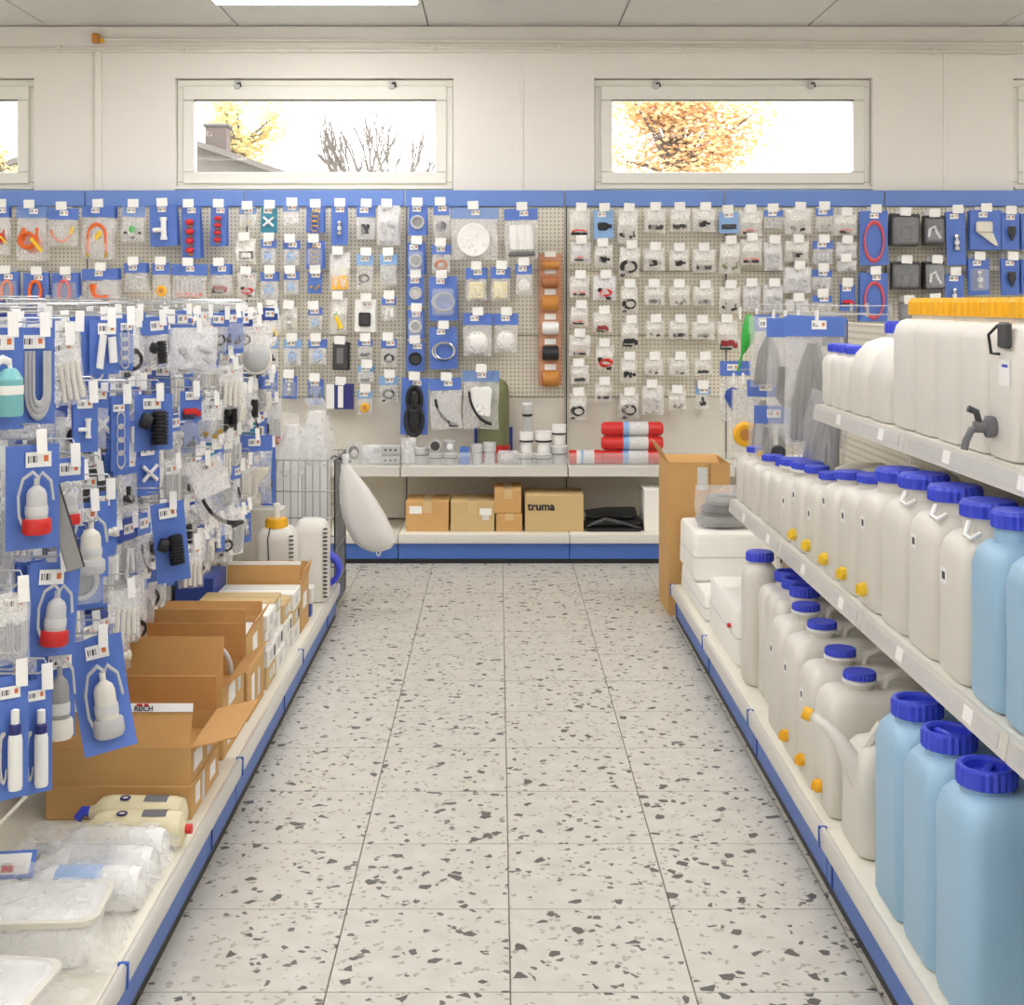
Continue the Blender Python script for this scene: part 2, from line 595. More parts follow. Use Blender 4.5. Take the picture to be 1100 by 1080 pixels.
O('cable_gland', MB().tube([(0.02, 0, -0.01), (0.05, 0, -0.012)], 0.014, 8), 'amber', jb)
cb = tag(O('cable_duct', MB().cbox(-0.022, 0.022, -0.02, 0.0, wz(205, WY), wz(50, WY) - 0.0, 0.004), 'wall_paint', None, (wx(106, WY), WY - 0.001, 0)),
         'narrow vertical cable duct painted like the wall under the amber junction box', 'cable duct')

# ceiling luminaires
lum_case = MB().cbox(-0.58, 0.58, -0.15, 0.15, 0.012, 0.07, 0.006).mesh('lamp_case')
lum_diff = MB().cbox(-0.565, 0.565, -0.135, 0.135, 0.0, 0.013, 0.004).mesh('diffuser')
spots = [(-1.02, y) for y in (7.44, 5.04, 2.64, 0.24, -2.16)] + [(1.38, y) for y in (6.0, 3.6, 1.2, -1.2)] + [(3.78, y) for y in (6.2, 3.8, 1.4, -1.0)] + [(-3.42, y) for y in (6.2, 3.8, 1.4, -1.0)]
for k, (x, y) in enumerate(spots):
    t = thing('ceiling_lamp', 'long white ceiling lamp at the top edge of the picture' if k == 0 else 'long white ceiling lamp out of the picture above the shop aisles', 'lamp', (x, y, CZ - 0.072), (0, 0, 0), 'ceiling lamps')
    O('lamp_case', lum_case, 'white', t)
    O('diffuser', lum_diff, 'tube_light', t)

# ------------------------------------------------------------------ outside the windows
def branches(rng, base, n0, length, rad, depth, spread, out, tips):
    def grow(p, d, ln, r, dep):
        pts, rs = [p], [r]
        q = p
        for s in range(3):
            d = (d + Vector((rng.uniform(-1, 1), rng.uniform(-1, 1), rng.uniform(-0.3, 0.6))) * 0.16).normalized()
            q = q + d * ln / 3
            pts.append(q); rs.append(r * (1 - 0.13 * (s + 1)))
        out.tube(pts, rs, 5)
        if dep == 0:
            tips.append(q)
            return
        for b in range(rng.choice((2, 3, 3))):
            nd = (d + Vector((rng.uniform(-1, 1), rng.uniform(-1, 1), rng.uniform(-0.2, 0.7))) * spread).normalized()
            grow(pts[rng.choice((2, 3))], nd, ln * rng.uniform(0.66, 0.86), r * 0.66, dep - 1)
    for b in range(n0):
        grow(base, Vector((rng.uniform(-.15, .15), 0, 1)).normalized(), length, rad, depth)


def tree(name, label, x, y, height, trunk_len, rad, depth, spread, seed, leaf=None, nleaf=0, lsize=0.1, lr=0.5, bark='barrier'):
    rng = random.Random(seed)
    t = thing(name, label, 'tree', (x, y, 0), (0, 0, 0))
    m, tips = MB(), []
    branches(rng, Vector((0, 0, 0)), 1, trunk_len, rad, depth, spread, m, tips)
    zmax = max(v[2] for v in m.v)
    s = height / zmax
    O('trunk', m, bark, t, scale=(s, s, s))
    if leaf:
        lm = MB()
        for i in range(nleaf):
            c = rng.choice(tips) * s + Vector((rng.gauss(0, lr), rng.gauss(0, lr), rng.gauss(0, lr)))
            M = Matrix.Translation(c) @ Matrix.Rotation(rng.uniform(0, 6), 4, 'Z') @ Matrix.Rotation(rng.uniform(-1.4, 1.4), 4, 'X')
            h = lsize * rng.uniform(0.6, 1.3)
            lm.add([(-h, 0, 0), (0, -h * 0.6, 0.01), (h, 0, 0), (0, h * 0.6, 0.01)], [(0, 1, 2, 3)], M)
        o = O('foliage', lm.mesh('foliage', 0), leaf, t)
        o['kind'] = 'stuff'
    return t


mat('leaf_orange', (238, 192, 142), 0.7, var=0.35, scale=3, transl=0.3)
mat('leaf_yellow', (236, 214, 156), 0.7, var=0.3, scale=3, transl=0.3)
mat('bark', (104, 95, 88), 0.9)
mat('roof_grey', (104, 98, 93), 0.85, var=0.15, scale=8)
mat('chimney_brick', (92, 80, 74), 0.85, var=0.15, scale=10)
mat('outdoor_ground', (150, 146, 120), 0.9)
g = struct('ground_outside', MB().box(-30, 30, WY + 0.4, 60, -0.5, -0.3), 'outdoor_ground')
def crown(name, label, x, y, z, rx, rz, leaf, nleaf, lsize, seed, lobes=26):
    """a broad tree: forked trunk and boughs under a lobed crown of leaves"""
    rng = random.Random(seed)
    t = thing(name, label, 'tree', (x, y, 0))
    m = MB().tube([(0, 0, -0.3), (0.05, 0, z - rz * 1.1), (0, 0, z - rz * 0.4)], [0.16, 0.13, 0.09], 8)
    lm = MB()
    cs = []
    for i in range(lobes):
        a, u, r = rng.uniform(0, 6.283), rng.uniform(-1, 1), rng.uniform(0.35, 0.95)
        s_ = math.sqrt(1 - u * u)
        c = Vector((rx * r * s_ * math.cos(a), rx * 0.7 * r * s_ * math.sin(a), z + rz * r * u))
        cs.append(c)
        m.tube([(0, 0, z - rz * rng.uniform(0.4, 0.9)), c * 0.5 + Vector((0, 0, (z - rz * 0.5) * 0.5)), c], [0.06, 0.04, 0.012], 5)
    for i in range(nleaf):
        c = rng.choice(cs) + Vector((rng.gauss(0, rx * 0.17), rng.gauss(0, rx * 0.17), rng.gauss(0, rz * 0.16)))
        M = Matrix.Translation(c) @ Matrix.Rotation(rng.uniform(0, 6), 4, 'Z') @ Matrix.Rotation(rng.uniform(-1.4, 1.4), 4, 'X')
        h = lsize * rng.uniform(0.6, 1.4)
        lm.add([(-h, 0, 0), (0, -h * 0.6, 0.01), (h, 0, 0), (0, h * 0.6, 0.01)], [(0, 1, 2, 3)], M)
    O('trunk', m, 'bark', t)
    o = O('foliage', lm.mesh('foliage', 0), leaf, t)
    o['kind'] = 'stuff'


crown('maple_tree', 'orange autumn maple tree seen through the window above the red cylinders', wx(728, 22), 22, 4.25, 1.5, 1.2, 'leaf_orange', 9000, 0.05, 5, 30)
crown('birch_tree', 'thin yellow birch tree behind the chimney in the window', wx(256, 34), 34, 6.2, 1.0, 1.6, 'leaf_yellow', 2600, 0.07, 9, 14)
crown('garden_tree', 'yellowish bush in the window at the picture edge', wx(8, 26), 26, 3.9, 0.5, 0.8, 'leaf_yellow', 500, 0.06, 3, 8)
tree('bare_tree', 'bare leafless tree in the window above the water bag', wx(428, 20), 20, 4.55, 3.4, 0.19, 5, 0.33, 8, bark='bark')
hs = thing('neighbour_house', 'grey tiled roof of a neighbouring house seen through the window', 'house', (wx(150, 28), 27, 0))
xo = wx(150, 28)
xp, zp, xe, ze = wx(140, 27) - xo, wz(126, 27), wx(325, 27) - xo, wz(190, 27)
xw = 2 * xp - xe
O('wall', MB().add([(xw + 0.4, 0.3, -0.3), (xe - 0.4, 0.3, -0.3), (xe - 0.4, 0.3, ze + 0.05), (xp, 0.3, zp - 0.1), (xw + 0.4, 0.3, ze + 0.05), (xw + 0.4, 6, -0.3), (xe - 0.4, 6, -0.3), (xe - 0.4, 6, ze + 0.05), (xp, 6, zp - 0.1), (xw + 0.4, 6, ze + 0.05)],
                   [(0, 1, 2, 3, 4), (9, 8, 7, 6, 5), (1, 6, 7, 2), (0, 4, 9, 5)]), 'roof_grey', hs)
rf = MB()
for a, za, b, zb in ((xp, zp, xe, ze), (xw, ze, xp, zp)):
    rf.add([(a, 0, za), (b, 0, zb), (b, 6.3, zb), (a, 6.3, za), (a, 0, za - 0.12), (b, 0, zb - 0.12), (b, 6.3, zb - 0.12), (a, 6.3, za - 0.12)],
           [(0, 1, 2, 3), (4, 7, 6, 5), (0, 4, 5, 1), (2, 6, 7, 3), (1, 5, 6, 2), (0, 3, 7, 4)])
O('roof', rf, 'roof_grey', hs)
cx_ = wx(234, 28) - xo
ch = O('chimney', MB().box(-0.22, 0.22, -0.2, 0.2, -0.55, 0.24), 'chimney_brick', hs, (cx_, 1.0, wz(150, 28)))
O('chimney_cap', MB().cbox(-0.27, 0.27, -0.25, 0.25, 0.24, 0.31, 0.02), 'roof_grey', ch)

# ------------------------------------------------------------------ shelving bays
def base_parts(t, w, depth, zdeck, joint=True):
    """base of a shelving bay in its own frame: x 0..w along the front, y 0 at the panel, front at y = -depth"""
    O('base_deck', MB().cbox(0.002, w - 0.002, -depth + 0.008, -0.002, zdeck - 0.03, zdeck, 0.003), 'deck_steel', t)
    O('price_rail', MB().loft([(zdeck - 0.048, w / 2, -depth, w / 2 - 0.002, 0.007, 0.002), (zdeck - 0.004, w / 2, -depth - 0.002, w / 2 - 0.002, 0.007, 0.002), (zdeck + 0.002, w / 2, -depth, w / 2 - 0.002, 0.004, 0.002)], 2), 'rail_steel', t)
    O('kick_plate', MB().cbox(0.002, w - 0.002, -depth + 0.012, -depth + 0.024, 0.026, zdeck - 0.046, 0.003), 'blue_steel', t)
    O('plinth', MB().box(0.001, w - 0.001, -depth + 0.016, -depth + 0.03, 0.0, 0.028), 'black', t)


def panel_row(t, w, z0, z1, m, y=0.0):
    O('back_panel', MB().cbox(-w / 2 + 0.0225, w / 2 - 0.002, 0.0, 0.012, -(z1 - z0) / 2 + 0.0015, (z1 - z0) / 2 - 0.0015, 0.002), m, t, (w / 2, y, (z0 + z1) / 2))


PD = 8.437
BAYN = ['with orange coils', 'with red knobs', 'above the water bag', 'with the spool strip',
        'above the red cylinders', 'above the hose bags', 'above the yellow caps']
BX = [-0.572 + n for n in range(-3, 4)]
DK = 0.168
for k, x in enumerate(BX):
    t = thing('shelving_bay', 'cream pegboard shelving bay with blue header on the far wall, ' + BAYN[k], 'shelving', (x - 0.011, PD, 0), (0, 0, 0), 'wall shelving bays')
    O('upright', MB().box(0.0, 0.022, 0.0, 0.06, 0.0, 2.226), 'panel_steel', t)
    O('slot_strip', MB().box(0.0075, 0.0145, -0.0015, -0.0002, 0.2, 2.216), 'black', t)
    O('header_panel', MB().cbox(0.004, 0.996, -0.014, 0.012, 2.124, 2.226, 0.004), 'header_blue', t)
    for q, (z0, z1, m) in enumerate(((1.72, 2.122, 'pegboard'), (1.318, 1.72, 'pegboard'), (0.93, 1.318, 'pegboard'), (0.545, 0.93, 'panel_steel'), (0.17, 0.545, 'panel_steel'))):
        panel_row(t, 1.0, z0, z1, m)
    base_parts(t, 1.0, PD - 7.85, DK)
    if 2 <= k <= 5:
        s = O('shelf', MB().cbox(0.004, 0.996, -0.395, -0.002, 0.515, 0.545, 0.003), 'cream_steel', t)
        O('price_rail', MB().cbox(0.003, 0.997, -0.408, -0.394, 0.484, 0.546, 0.003), 'rail_steel', s)
        O('riser', MB().box(0.006, 0.994, -0.39, -0.386, 0.546, 0.625), 'acrylic', s)

# left gondola: bays of 1.25 m, right gondola: bays of 1.0 m
LX, LR = -1.30, -0.772      # panel face, rail front
for k in range(4):
    y1 = 6.53 - 1.25 * k
    t = thing('shelving_bay', 'cream gondola bay behind the hanging blue packs, %s from the aisle end' % ORD[k], 'shelving', (LX, y1 - 1.25, 0), (0, 0, R(90)), 'gondola bays with hanging packs')
    O('upright', MB().box(0.0, 0.022, 0.0, 0.06, 0, 1.5), 'panel_steel', t)
    for z0, z1, m in ((1.14, 1.5, 'pegboard'), (0.78, 1.14, 'pegboard'), (0.42, 0.78, 'pegboard'), (0.17, 0.42, 'panel_steel')):
        panel_row(t, 1.25, z0, z1, m)
    base_parts(t, 1.25, LX * -1 + LR, 0.166)
    O('joint_clip', MB().box(1.238, 1.247, -(LR - LX) - 0.012, -(LR - LX) + 0.01, 0.116, 0.169), 'clip_blue', t)
    O('joint_clip', MB().box(0.9, 0.905, -(LR - LX) + 0.008, -(LR - LX) + 0.013, 0.03, 0.118), 'card_navy', t)
RX, RR = 1.37, 0.842
MSX, MSZ = 0.94, 0.675        # middle shelf front, rail bottom
USX, USZ = 1.05, 1.138        # upper shelf front, rail bottom
RBAY = ['under the hanging grey hoses', 'with canisters right beside the hose bags', 'with the yellow-tapped canisters', 'with the blue canisters', 'closest to the camera']
for k in range(5):
    y1 = 6.5 - 1.0 * k
    t = thing('shelving_bay', 'cream gondola bay of the canister side, ' + RBAY[k], 'shelving', (RX, y1, 0), (0, 0, R(-90)), 'gondola bays with canisters')
    O('upright', MB().box(0.0, 0.022, 0.0, 0.06, 0, 1.45), 'panel_steel', t)
    for z0, z1, m in ((1.1, 1.45, 'pegboard'), (0.72, 1.1, 'pegboard'), (0.42, 0.72, 'panel_steel'), (0.17, 0.42, 'panel_steel')):
        panel_row(t, 1.0, z0, z1, m)
    base_parts(t, 1.0, RX - RR, 0.166)
    O('joint_clip', MB().box(0.003, 0.011, -(RX - RR) - 0.012, -(RX - RR) + 0.01, 0.116, 0.169), 'clip_blue', t)
    O('joint_clip', MB().box(0.06, 0.065, -(RX - RR) + 0.008, -(RX - RR) + 0.013, 0.03, 0.118), 'card_navy', t)
    for fx, fz, first in ((MSX, MSZ, 1), (USX, USZ, 2)):
        if k < first:
            continue
        dp = RX - fx
        s = O('shelf', MB().cbox(0.002, 0.998, -dp + 0.012, -0.002, fz + 0.022, fz + 0.05, 0.003), 'cream_steel', t)
        O('price_rail', MB().loft([(fz, 0.5, -dp + 0.004, 0.498, 0.004, 0.002), (fz + 0.05, 0.5, -dp + 0.012, 0.498, 0.004, 0.002)], 2), 'rail_steel', s)
        O('rail_strip', MB().loft([(fz + 0.012, 0.5, -dp + 0.0005, 0.46, 0.0012, 0.001), (fz + 0.042, 0.5, -dp + 0.0055, 0.46, 0.0012, 0.001)], 2), 'rail_insert', s)
        for z, e in ((0.34, 0), (0.8, 1)):
            O('price_label', MB().loft([(fz + 0.012, z, -dp - 0.001, 0.025, 0.001, 0.0005), (fz + 0.042, z, -dp + 0.004, 0.025, 0.001, 0.0005)], 1), 'paper', s)
MST, UST = MSZ + 0.05, USZ + 0.05

# ------------------------------------------------------------------ product shapes (unit size: about 1 wide, 1 tall, front towards -y)
LIB = {}


def lib(name):
    """a product as a list of (part name, mesh, material); built once"""
    if name not in LIB:
        LIB[name] = [(p, mb.mesh(p), m) for p, mb, m in SHAPES[name]()]
    return LIB[name]


def arc(cx, cz, rx, rz, a0, a1, n=14, y=0.0):
    return [(cx + rx * math.cos(R(a0 + (a1 - a0) * i / n)), y, cz + rz * math.sin(R(a0 + (a1 - a0) * i / n))) for i in range(n + 1)]


def rx90(x=0, y=0, z=0):
    return T(x, y, z, 90)      # lathe axis z -> -y (towards the viewer)


def s_coil():
    m = MB()
    for i in range(4):
        m.torus((0.02 * i - .03, -0.05 * i + .08, 0.03 * math.sin(i * 2)), 0.36 - 0.03 * i, 0.045, 22, 6, sx=1.1, sz=0.85)
    return [('cable', m, 'black'), ('plug', MB().cbox(-0.45, -0.2, -0.15, 0.0, -0.5, -0.36, 0.03), 'dark_grey')]


def s_plug():
    return [('plug', MB().cbox(-0.32, 0.2, -0.12, 0.12, -0.2, 0.2, 0.06).cbox(0.2, 0.42, -0.07, 0.07, -0.1, 0.1, 0.03), 'black')]


def s_bar():
    return [('bar', MB().cbox(-0.46, 0.46, -0.1, 0.1, -0.3, -0.02, 0.05).box(-0.4, 0.4, -0.115, -0.1, -0.2, -0.12), 'dark_grey')]


def s_strip():
    return [('terminal', MB().cbox(-0.46, 0.4, -0.1, 0.1, -0.36, -0.22, 0.04), 'black'), ('lead', MB().tube([(-0.4, -0.05, -0.2), (-0.1, -0.08, -0.1), (0.4, -0.06, -0.18)], 0.045, 6), 'red')]


def s_bits():
    a = MB()
    for x, z, r in ((-0.28, -0.18, 30), (0.22, -0.25, -20)):
        a.cbox(-0.16, 0.16, -0.09, 0.09, -0.08, 0.08, 0.03, T(x, 0, z, ry=r))
        a.tube([(x, -0.02, z), (x + 0.1, -0.05, z + 0.28)], 0.04, 6)
    return [('connector', a, 'black')]


def s_dots():
    a = MB()
    for x, z in ((-0.25, -0.2), (0.1, -0.3), (0.3, -0.12)):
        a.lathe([(0.0, -0.06), (0.11, -0.06), (0.11, 0.06), (0.0, 0.06)], 10, rx90(x, -0.05, z))
    return [('fuse', a, 'mid_grey')]


def s_ring():
    return [('ring', MB().torus((0, -0.05, 0), 0.34, 0.07, 26, 8), 'light_grey'), ('hub', MB().lathe([(0.0, -0.03), (0.24, -0.03), (0.26, 0.02), (0.0, 0.02)], 20, rx90()), 'grey')]


def s_loop():
    return [('seal_loop', MB().torus((0, -0.05, 0), 0.36, 0.045, 28, 6, sx=1.15, sz=0.9).torus((0.05, -0.12, 0.02), 0.34, 0.03, 28, 6, sx=1.1, sz=0.95), 'light_grey')]


def s_bigring():
    m = MB()
    for i in range(3):
        m.torus((0, -0.04 * i, 0.02 * i), 0.42, 0.035, 30, 6, sx=0.85, sz=1.15)
    return [('hose_ring', m, 'pink')]


def s_knobs():
    out = []
    for i in range(4):
        z = 0.36 - 0.24 * i
        out.append(('knob', MB().lathe([(0.0, 0.3), (0.05, 0.28), (0.085, 0.2), (0.085, 0.03), (0.0, 0.02)], 12, rx90(0, -0.1, z) @ Matrix.Diagonal((3.2, 1, 1, 1)), rib=0.02, ribrange=(2, 3)), 'red'))
        out.append(('valve_stem', MB().cbox(-0.12, 0.12, -0.1, 0.0, z - 0.14, z - 0.08, 0.02), 'brass'))
    return out


def s_tee():
    m = MB()
    m.tube([(0.05, -0.1, -0.42), (0.05, -0.1, 0.42)], 0.11, 12).tube([(-0.36, -0.1, -0.05), (0.05, -0.1, -0.05)], 0.09, 12)
    m.tube([(0.05, -0.1, 0.3), (0.05, -0.1, 0.42)], 0.14, 12).tube([(0.05, -0.1, -0.42), (0.05, -0.1, -0.3)], 0.14, 12)
    return [('tee_fitting', m, 'white')]


def s_cross():
    m = MB()
    m.tube([(-0.34, -0.1, -0.3), (0.34, -0.1, 0.3)], 0.08, 8).tube([(0.34, -0.1, -0.3), (-0.34, -0.1, 0.3)], 0.08, 8)
    return [('cross_fitting', m, 'white')]


def s_elbow():
    m = MB()
    m.tube([(-0.3, -0.12, 0.3), (-0.28, -0.12, 0.0), (-0.15, -0.12, -0.2), (0.1, -0.12, -0.28), (0.36, -0.12, -0.28)], 0.15, 12)
    m.tube([(-0.3, -0.12, 0.2), (-0.3, -0.12, 0.42)], 0.2, 12).tube([(0.3, -0.12, -0.28), (0.44, -0.12, -0.28)], 0.19, 12)
    return [('elbow_fitting', m, 'off_white')]


def s_tube():
    m = MB().lathe([(0.0, -0.46), (0.16, -0.46), (0.18, -0.4), (0.18, 0.3), (0.1, 0.36), (0.1, 0.46), (0.0, 0.46)], 14, T(0, -0.18, 0))
    return [('cylinder', m, 'white')]


def s_tubes():
    m = MB()
    for i, x in enumerate((-0.3, -0.1, 0.1, 0.3)):
        m.tube([(x + 0.05 * math.sin(i), -0.1, 0.46), (x, -0.14, 0.1), (x * 1.1, -0.1, -0.46 + 0.05 * (i % 2))], 0.085, 8)
    return [('hose_bundle', m, 'off_white')]


def s_twotubes():
    m = MB()
    m.tube([(-0.1, -0.12, 0.42), (-0.24, -0.12, -0.42)], 0.13, 10).tube([(0.2, -0.12, 0.36), (0.26, -0.12, -0.28)], 0.15, 10)
    return [('pipe_piece', m, 'white')]


def s_chain():
    m = MB()
    for i in range(4):
        m.torus((0, -0.05 - 0.03 * (i % 2), 0.36 - 0.24 * i), 0.15, 0.03, 16, 6, sx=1.5)
    return [('ring_chain', m, 'light_grey')]


def s_uloop():
    m = MB()
    for i in range(3):
        r = 0.34 - 0.09 * i
        m.tube([(-r, -0.08 - .05 * i, 0.46)] + arc(0, -0.12, r, r, 180, 360, 12, -0.08 - .05 * i) + [(r, -0.08 - .05 * i, 0.46)], 0.05, 7)
    return [('bent_hose', m, 'light_grey')]


def s_pump(capm='red', bodym='light_grey'):
    body = MB().lathe([(0.0, 0.5), (0.07, 0.5), (0.07, 0.38), (0.2, 0.3), (0.24, 0.22), (0.26, -0.22), (0.3, -0.26)], 18, T(0, -0.3, 0))
    band = MB().lathe([(0.265, 0.02), (0.272, 0.0), (0.272, -0.12), (0.265, -0.14)], 18, T(0, -0.3, 0), cap=False)
    cp = MB().lathe([(0.0, -0.2), (0.3, -0.2), (0.35, -0.24), (0.36, -0.42), (0.3, -0.48), (0.0, -0.48)], 28, T(0, -0.3, 0), rib=0.03, ribrange=(2, 3))
    ca = MB().tube([(0.05, -0.3, 0.5), (-0.1, -0.35, 0.62), (-0.32, -0.3, 0.5), (-0.42, -0.25, 0.2), (-0.4, -0.25, -0.15), (-0.3, -0.3, -0.35)], 0.035, 7)
    ca.tube([(0.05, -0.3, 0.5), (0.12, -0.35, 0.6), (0.34, -0.3, 0.44), (0.4, -0.3, 0.1)], 0.035, 7)
    return [('pump_body', body, bodym), ('print_band', band, 'label_print'), ('pump_cap', cp, capm), ('cable', ca, 'light_grey')]


def s_bottle():
    b = MB().lathe([(0.0, -0.5), (0.22, -0.5), (0.25, -0.46), (0.25, 0.12), (0.2, 0.2), (0.12, 0.24)], 16, T(0, -0.26, 0))
    n = MB().lathe([(0.2, 0.14), (0.21, 0.16), (0.21, 0.3), (0.13, 0.32)], 16, T(0, -0.26, 0))
    c = MB().lathe([(0.12, 0.3), (0.15, 0.31), (0.15, 0.48), (0.0, 0.5)], 16, T(0, -0.26, 0))
    k = MB()
    for i in range(3):
        k.tube([(-0.3 - 0.05 * i, -0.12, 0.2)] + arc(-0.36, -0.1, 0.1 + 0.03 * i, 0.3, 120, 330, 10, -0.12 + 0.05 * i), 0.03, 6)
    return [('bottle', b, 'white'), ('band', n, 'navy'), ('cap', c, 'white'), ('lead', k, 'light_grey')]


def s_dispenser():
    b = MB().lathe([(0.0, -0.5), (0.32, -0.5), (0.36, -0.44), (0.36, 0.14), (0.22, 0.3), (0.14, 0.34)], 18, T(0, -0.38, 0))
    h = MB().tube([(0.0, -0.38, 0.32), (0.0, -0.38, 0.44), (-0.2, -0.4, 0.5), (-0.44, -0.42, 0.4)], 0.08, 8)
    k = MB().lathe([(0.37, -0.12), (0.375, -0.1), (0.375, 0.02), (0.37, 0.04)], 18, T(0, -0.38, 0), cap=False)
    return [('bottle', b, 'teal_liquid'), ('pump_head', h, 'white'), ('label_band', k, 'paper')]


def s_valve():
    d = MB().lathe([(0.0, 0.16), (0.17, 0.16), (0.19, 0.12), (0.19, 0.0), (0.0, 0.0)], 16, rx90(0, -0.05, 0.02))
    m = MB().tube([(-0.42, -0.06, 0.12), (0.42, -0.06, 0.12)], 0.06, 8).tube([(0, -0.06, 0.4), (0, -0.06, 0.0)], 0.06, 8)
    f = MB()
    for x, z in ((-0.36, -0.16), (0.0, -0.4), (0.36, -0.16)):
        f.cbox(x - 0.1, x + 0.1, -0.14, 0.0, z - 0.07, z + 0.07, 0.02)
    return [('green_dial', d, 'green'), ('manifold', m, 'light_grey'), ('foot', f, 'black')]


def s_arch():
    m = MB().tube([(-0.34, -0.06, -0.46)] + arc(0, 0.08, 0.34, 0.32, 180, 0, 14, -0.06) + [(0.36, -0.06, -0.42)], 0.055, 8)
    e = MB().tube([(-0.34, -0.06, -0.5), (-0.34, -0.06, -0.36)], 0.08, 8).tube([(0.36, -0.06, -0.5), (0.36, -0.06, -0.36)], 0.08, 8)
    t = MB().cbox(-0.16, 0.16, -0.16, -0.12, -0.08, 0.08, 0.01, T(0.06, 0, 0.1, ry=-35))
    return [('orange_hose', m, 'orange'), ('hose_nut', e, 'brass'), ('yellow_tag', t, 'yellow')]


def s_swag():
    m = MB().tube(arc(-0.05, 0.3, 0.44, 0.66, 195, 355, 16, -0.06), 0.05, 8)
    e = MB().tube(arc(-0.05, 0.3, 0.44, 0.66, 330, 358, 6, -0.06), 0.065, 8)
    return [('orange_hose', m, 'orange'), ('yellow_sleeve', e, 'yellow')]


def s_hosecoil():
    m = MB()
    for i in range(5):
        m.torus((-0.12 + 0.05 * i, -0.3 + 0.13 * i, -0.04 * i), 0.3, 0.075, 22, 7)
    m.tube([(-0.3, -0.1, 0.1), (-0.28, -0.08, 0.5)], 0.075, 8).tube([(0.25, -0.1, 0.1), (0.3, -0.08, 0.5)], 0.075, 8)
    t = MB().cbox(-0.2, 0.2, -0.03, 0.03, -0.07, 0.07, 0.02, T(0.22, -0.38, -0.08, ry=45)).cbox(-0.18, 0.18, -0.03, 0.03, -0.07, 0.07, 0.02, T(0.42, -0.3, -0.34, ry=50))
    return [('orange_hose', m, 'orange'), ('yellow_tag', t, 'yellow')]


def s_hairpin():
    m = MB().tube([(-0.2, -0.1, -0.5), (-0.24, -0.1, 0.1)] + arc(0, 0.2, 0.2, 0.25, 180, 0, 10, -0.1) + [(0.24, -0.1, 0.1), (0.16, -0.1, -0.5)], 0.075, 8)
    return [('orange_hose', m, 'orange')]


def s_redtips():
    a, b = MB(), MB()
    for i in range(6):
        x = -0.42 + 0.165 * i
        a.tube([(x, -0.05, 0.4), (x + 0.03, -0.1, -0.2)], 0.05, 8)
        b.tube([(x + 0.03, -0.1, -0.2), (x + 0.03, -0.1, -0.3)], 0.055, 8)
    c = MB().cbox(-0.4, 0.4, -0.1, 0.08, -0.48, -0.34, 0.05)
    return [('glass_tube', a, 'light_grey'), ('red_tip', b, 'pink'), ('base_strip', c, 'spool_brown')]


def s_plate():
    return [('plate', MB().lathe([(0.0, 0.03), (0.3, 0.03), (0.46, 0.08), (0.48, 0.04), (0.3, -0.04), (0.0, -0.04)], 30, rx90(0, -0.08, 0)), 'white')]


def s_dome():
    return [('vent_dome', MB().lathe([(0.0, 0.26), (0.2, 0.24), (0.36, 0.14), (0.44, 0.0), (0.0, -0.02)], 22, rx90(0, 0, -.05)), 'white'),
            ('rim', MB().torus((0, -0.03, -0.05), 0.44, 0.04, 26, 6), 'off_white')]


def s_rolls():
    a, b = MB(), MB()
    for x in (-0.28, 0.02, 0.3):
        a.lathe([(0.0, -0.34), (0.15, -0.34), (0.16, -0.3), (0.16, 0.36), (0.15, 0.4), (0.0, 0.4)], 12, T(x, -0.14, 0.06))
    b.cbox(-0.5, 0.5, -0.3, 0.05, -0.48, -0.34, 0.05)
    return [('roll', a, 'white'), ('grey_base', b, 'mid_grey')]


def s_foam():
    return [('foam_pad', MB().cbox(-0.44, 0.44, -0.12, 0.08, -0.44, 0.44, 0.05).cbox(-0.3, 0.3, -0.16, -0.12, -0.22, 0.18, 0.02), 'cream')]


def s_disc():
    return [('disc', MB().lathe([(0.0, 0.1), (0.26, 0.1), (0.28, 0.05), (0.42, 0.05), (0.44, -0.03), (0.0, -0.03)], 24, rx90(0, -0.05, 0)), 'white')]


def s_twodiscs():
    m = MB()
    for z, r in ((0.28, 0.3), (-0.22, 0.36)):
        m.torus((0, -0.12, z), r, 0.06, 24, 6).lathe([(0.0, 0.2), (r * 0.5, 0.18), (r * 0.8, 0.05), (0, 0)], 20, rx90(0, 0, z))
    for i in range(6):
        m.tube([(-0.3 + 0.12 * i, -0.16, -0.02), (-0.15 + 0.06 * i, -0.16, -0.5)], 0.025, 5)
    return [('wheel', m, 'black')]


def s_hosearc():
    m = MB().tube(arc(0.5, 0.42, 0.9, 0.86, 185, 262, 14, -0.05), 0.05, 8)
    b = MB().cbox(0.1, 0.46, -0.12, 0.0, -0.48, -0.4, 0.02)
    return [('black_hose', m, 'black'), ('connector', b, 'dark_grey')]


def s_whitearc():
    m = MB()
    for i in range(5):
        m.cbox(-0.3 + 0.05 * i, 0.34, -0.1 - .02 * i, -0.06 - .02 * i, -0.2, 0.48, 0.02, T(0, 0, 0, ry=-4 + 3 * i))
    a = MB().tube(arc(0.46, 0.44, 0.84, 0.86, 185, 265, 14, -0.2), 0.04, 8)
    return [('white_sheet', m, 'white'), ('black_hose', a, 'black')]


def s_box():
    return [('carton', MB().cbox(-0.44, 0.44, -0.2, 0.1, -0.46, 0.46, 0.02), 'dark_grey'), ('window_print', MB().box(-0.2, 0.2, -0.205, -0.2, -0.25, 0.3), 'mid_grey')]


def s_phone():
    return [('device', MB().cbox(-0.3, 0.3, -0.16, 0.0, -0.4, 0.3, 0.05), 'black'), ('screen', MB().box(-0.22, 0.22, -0.165, -0.16, -0.3, 0.2), 'dark_grey')]


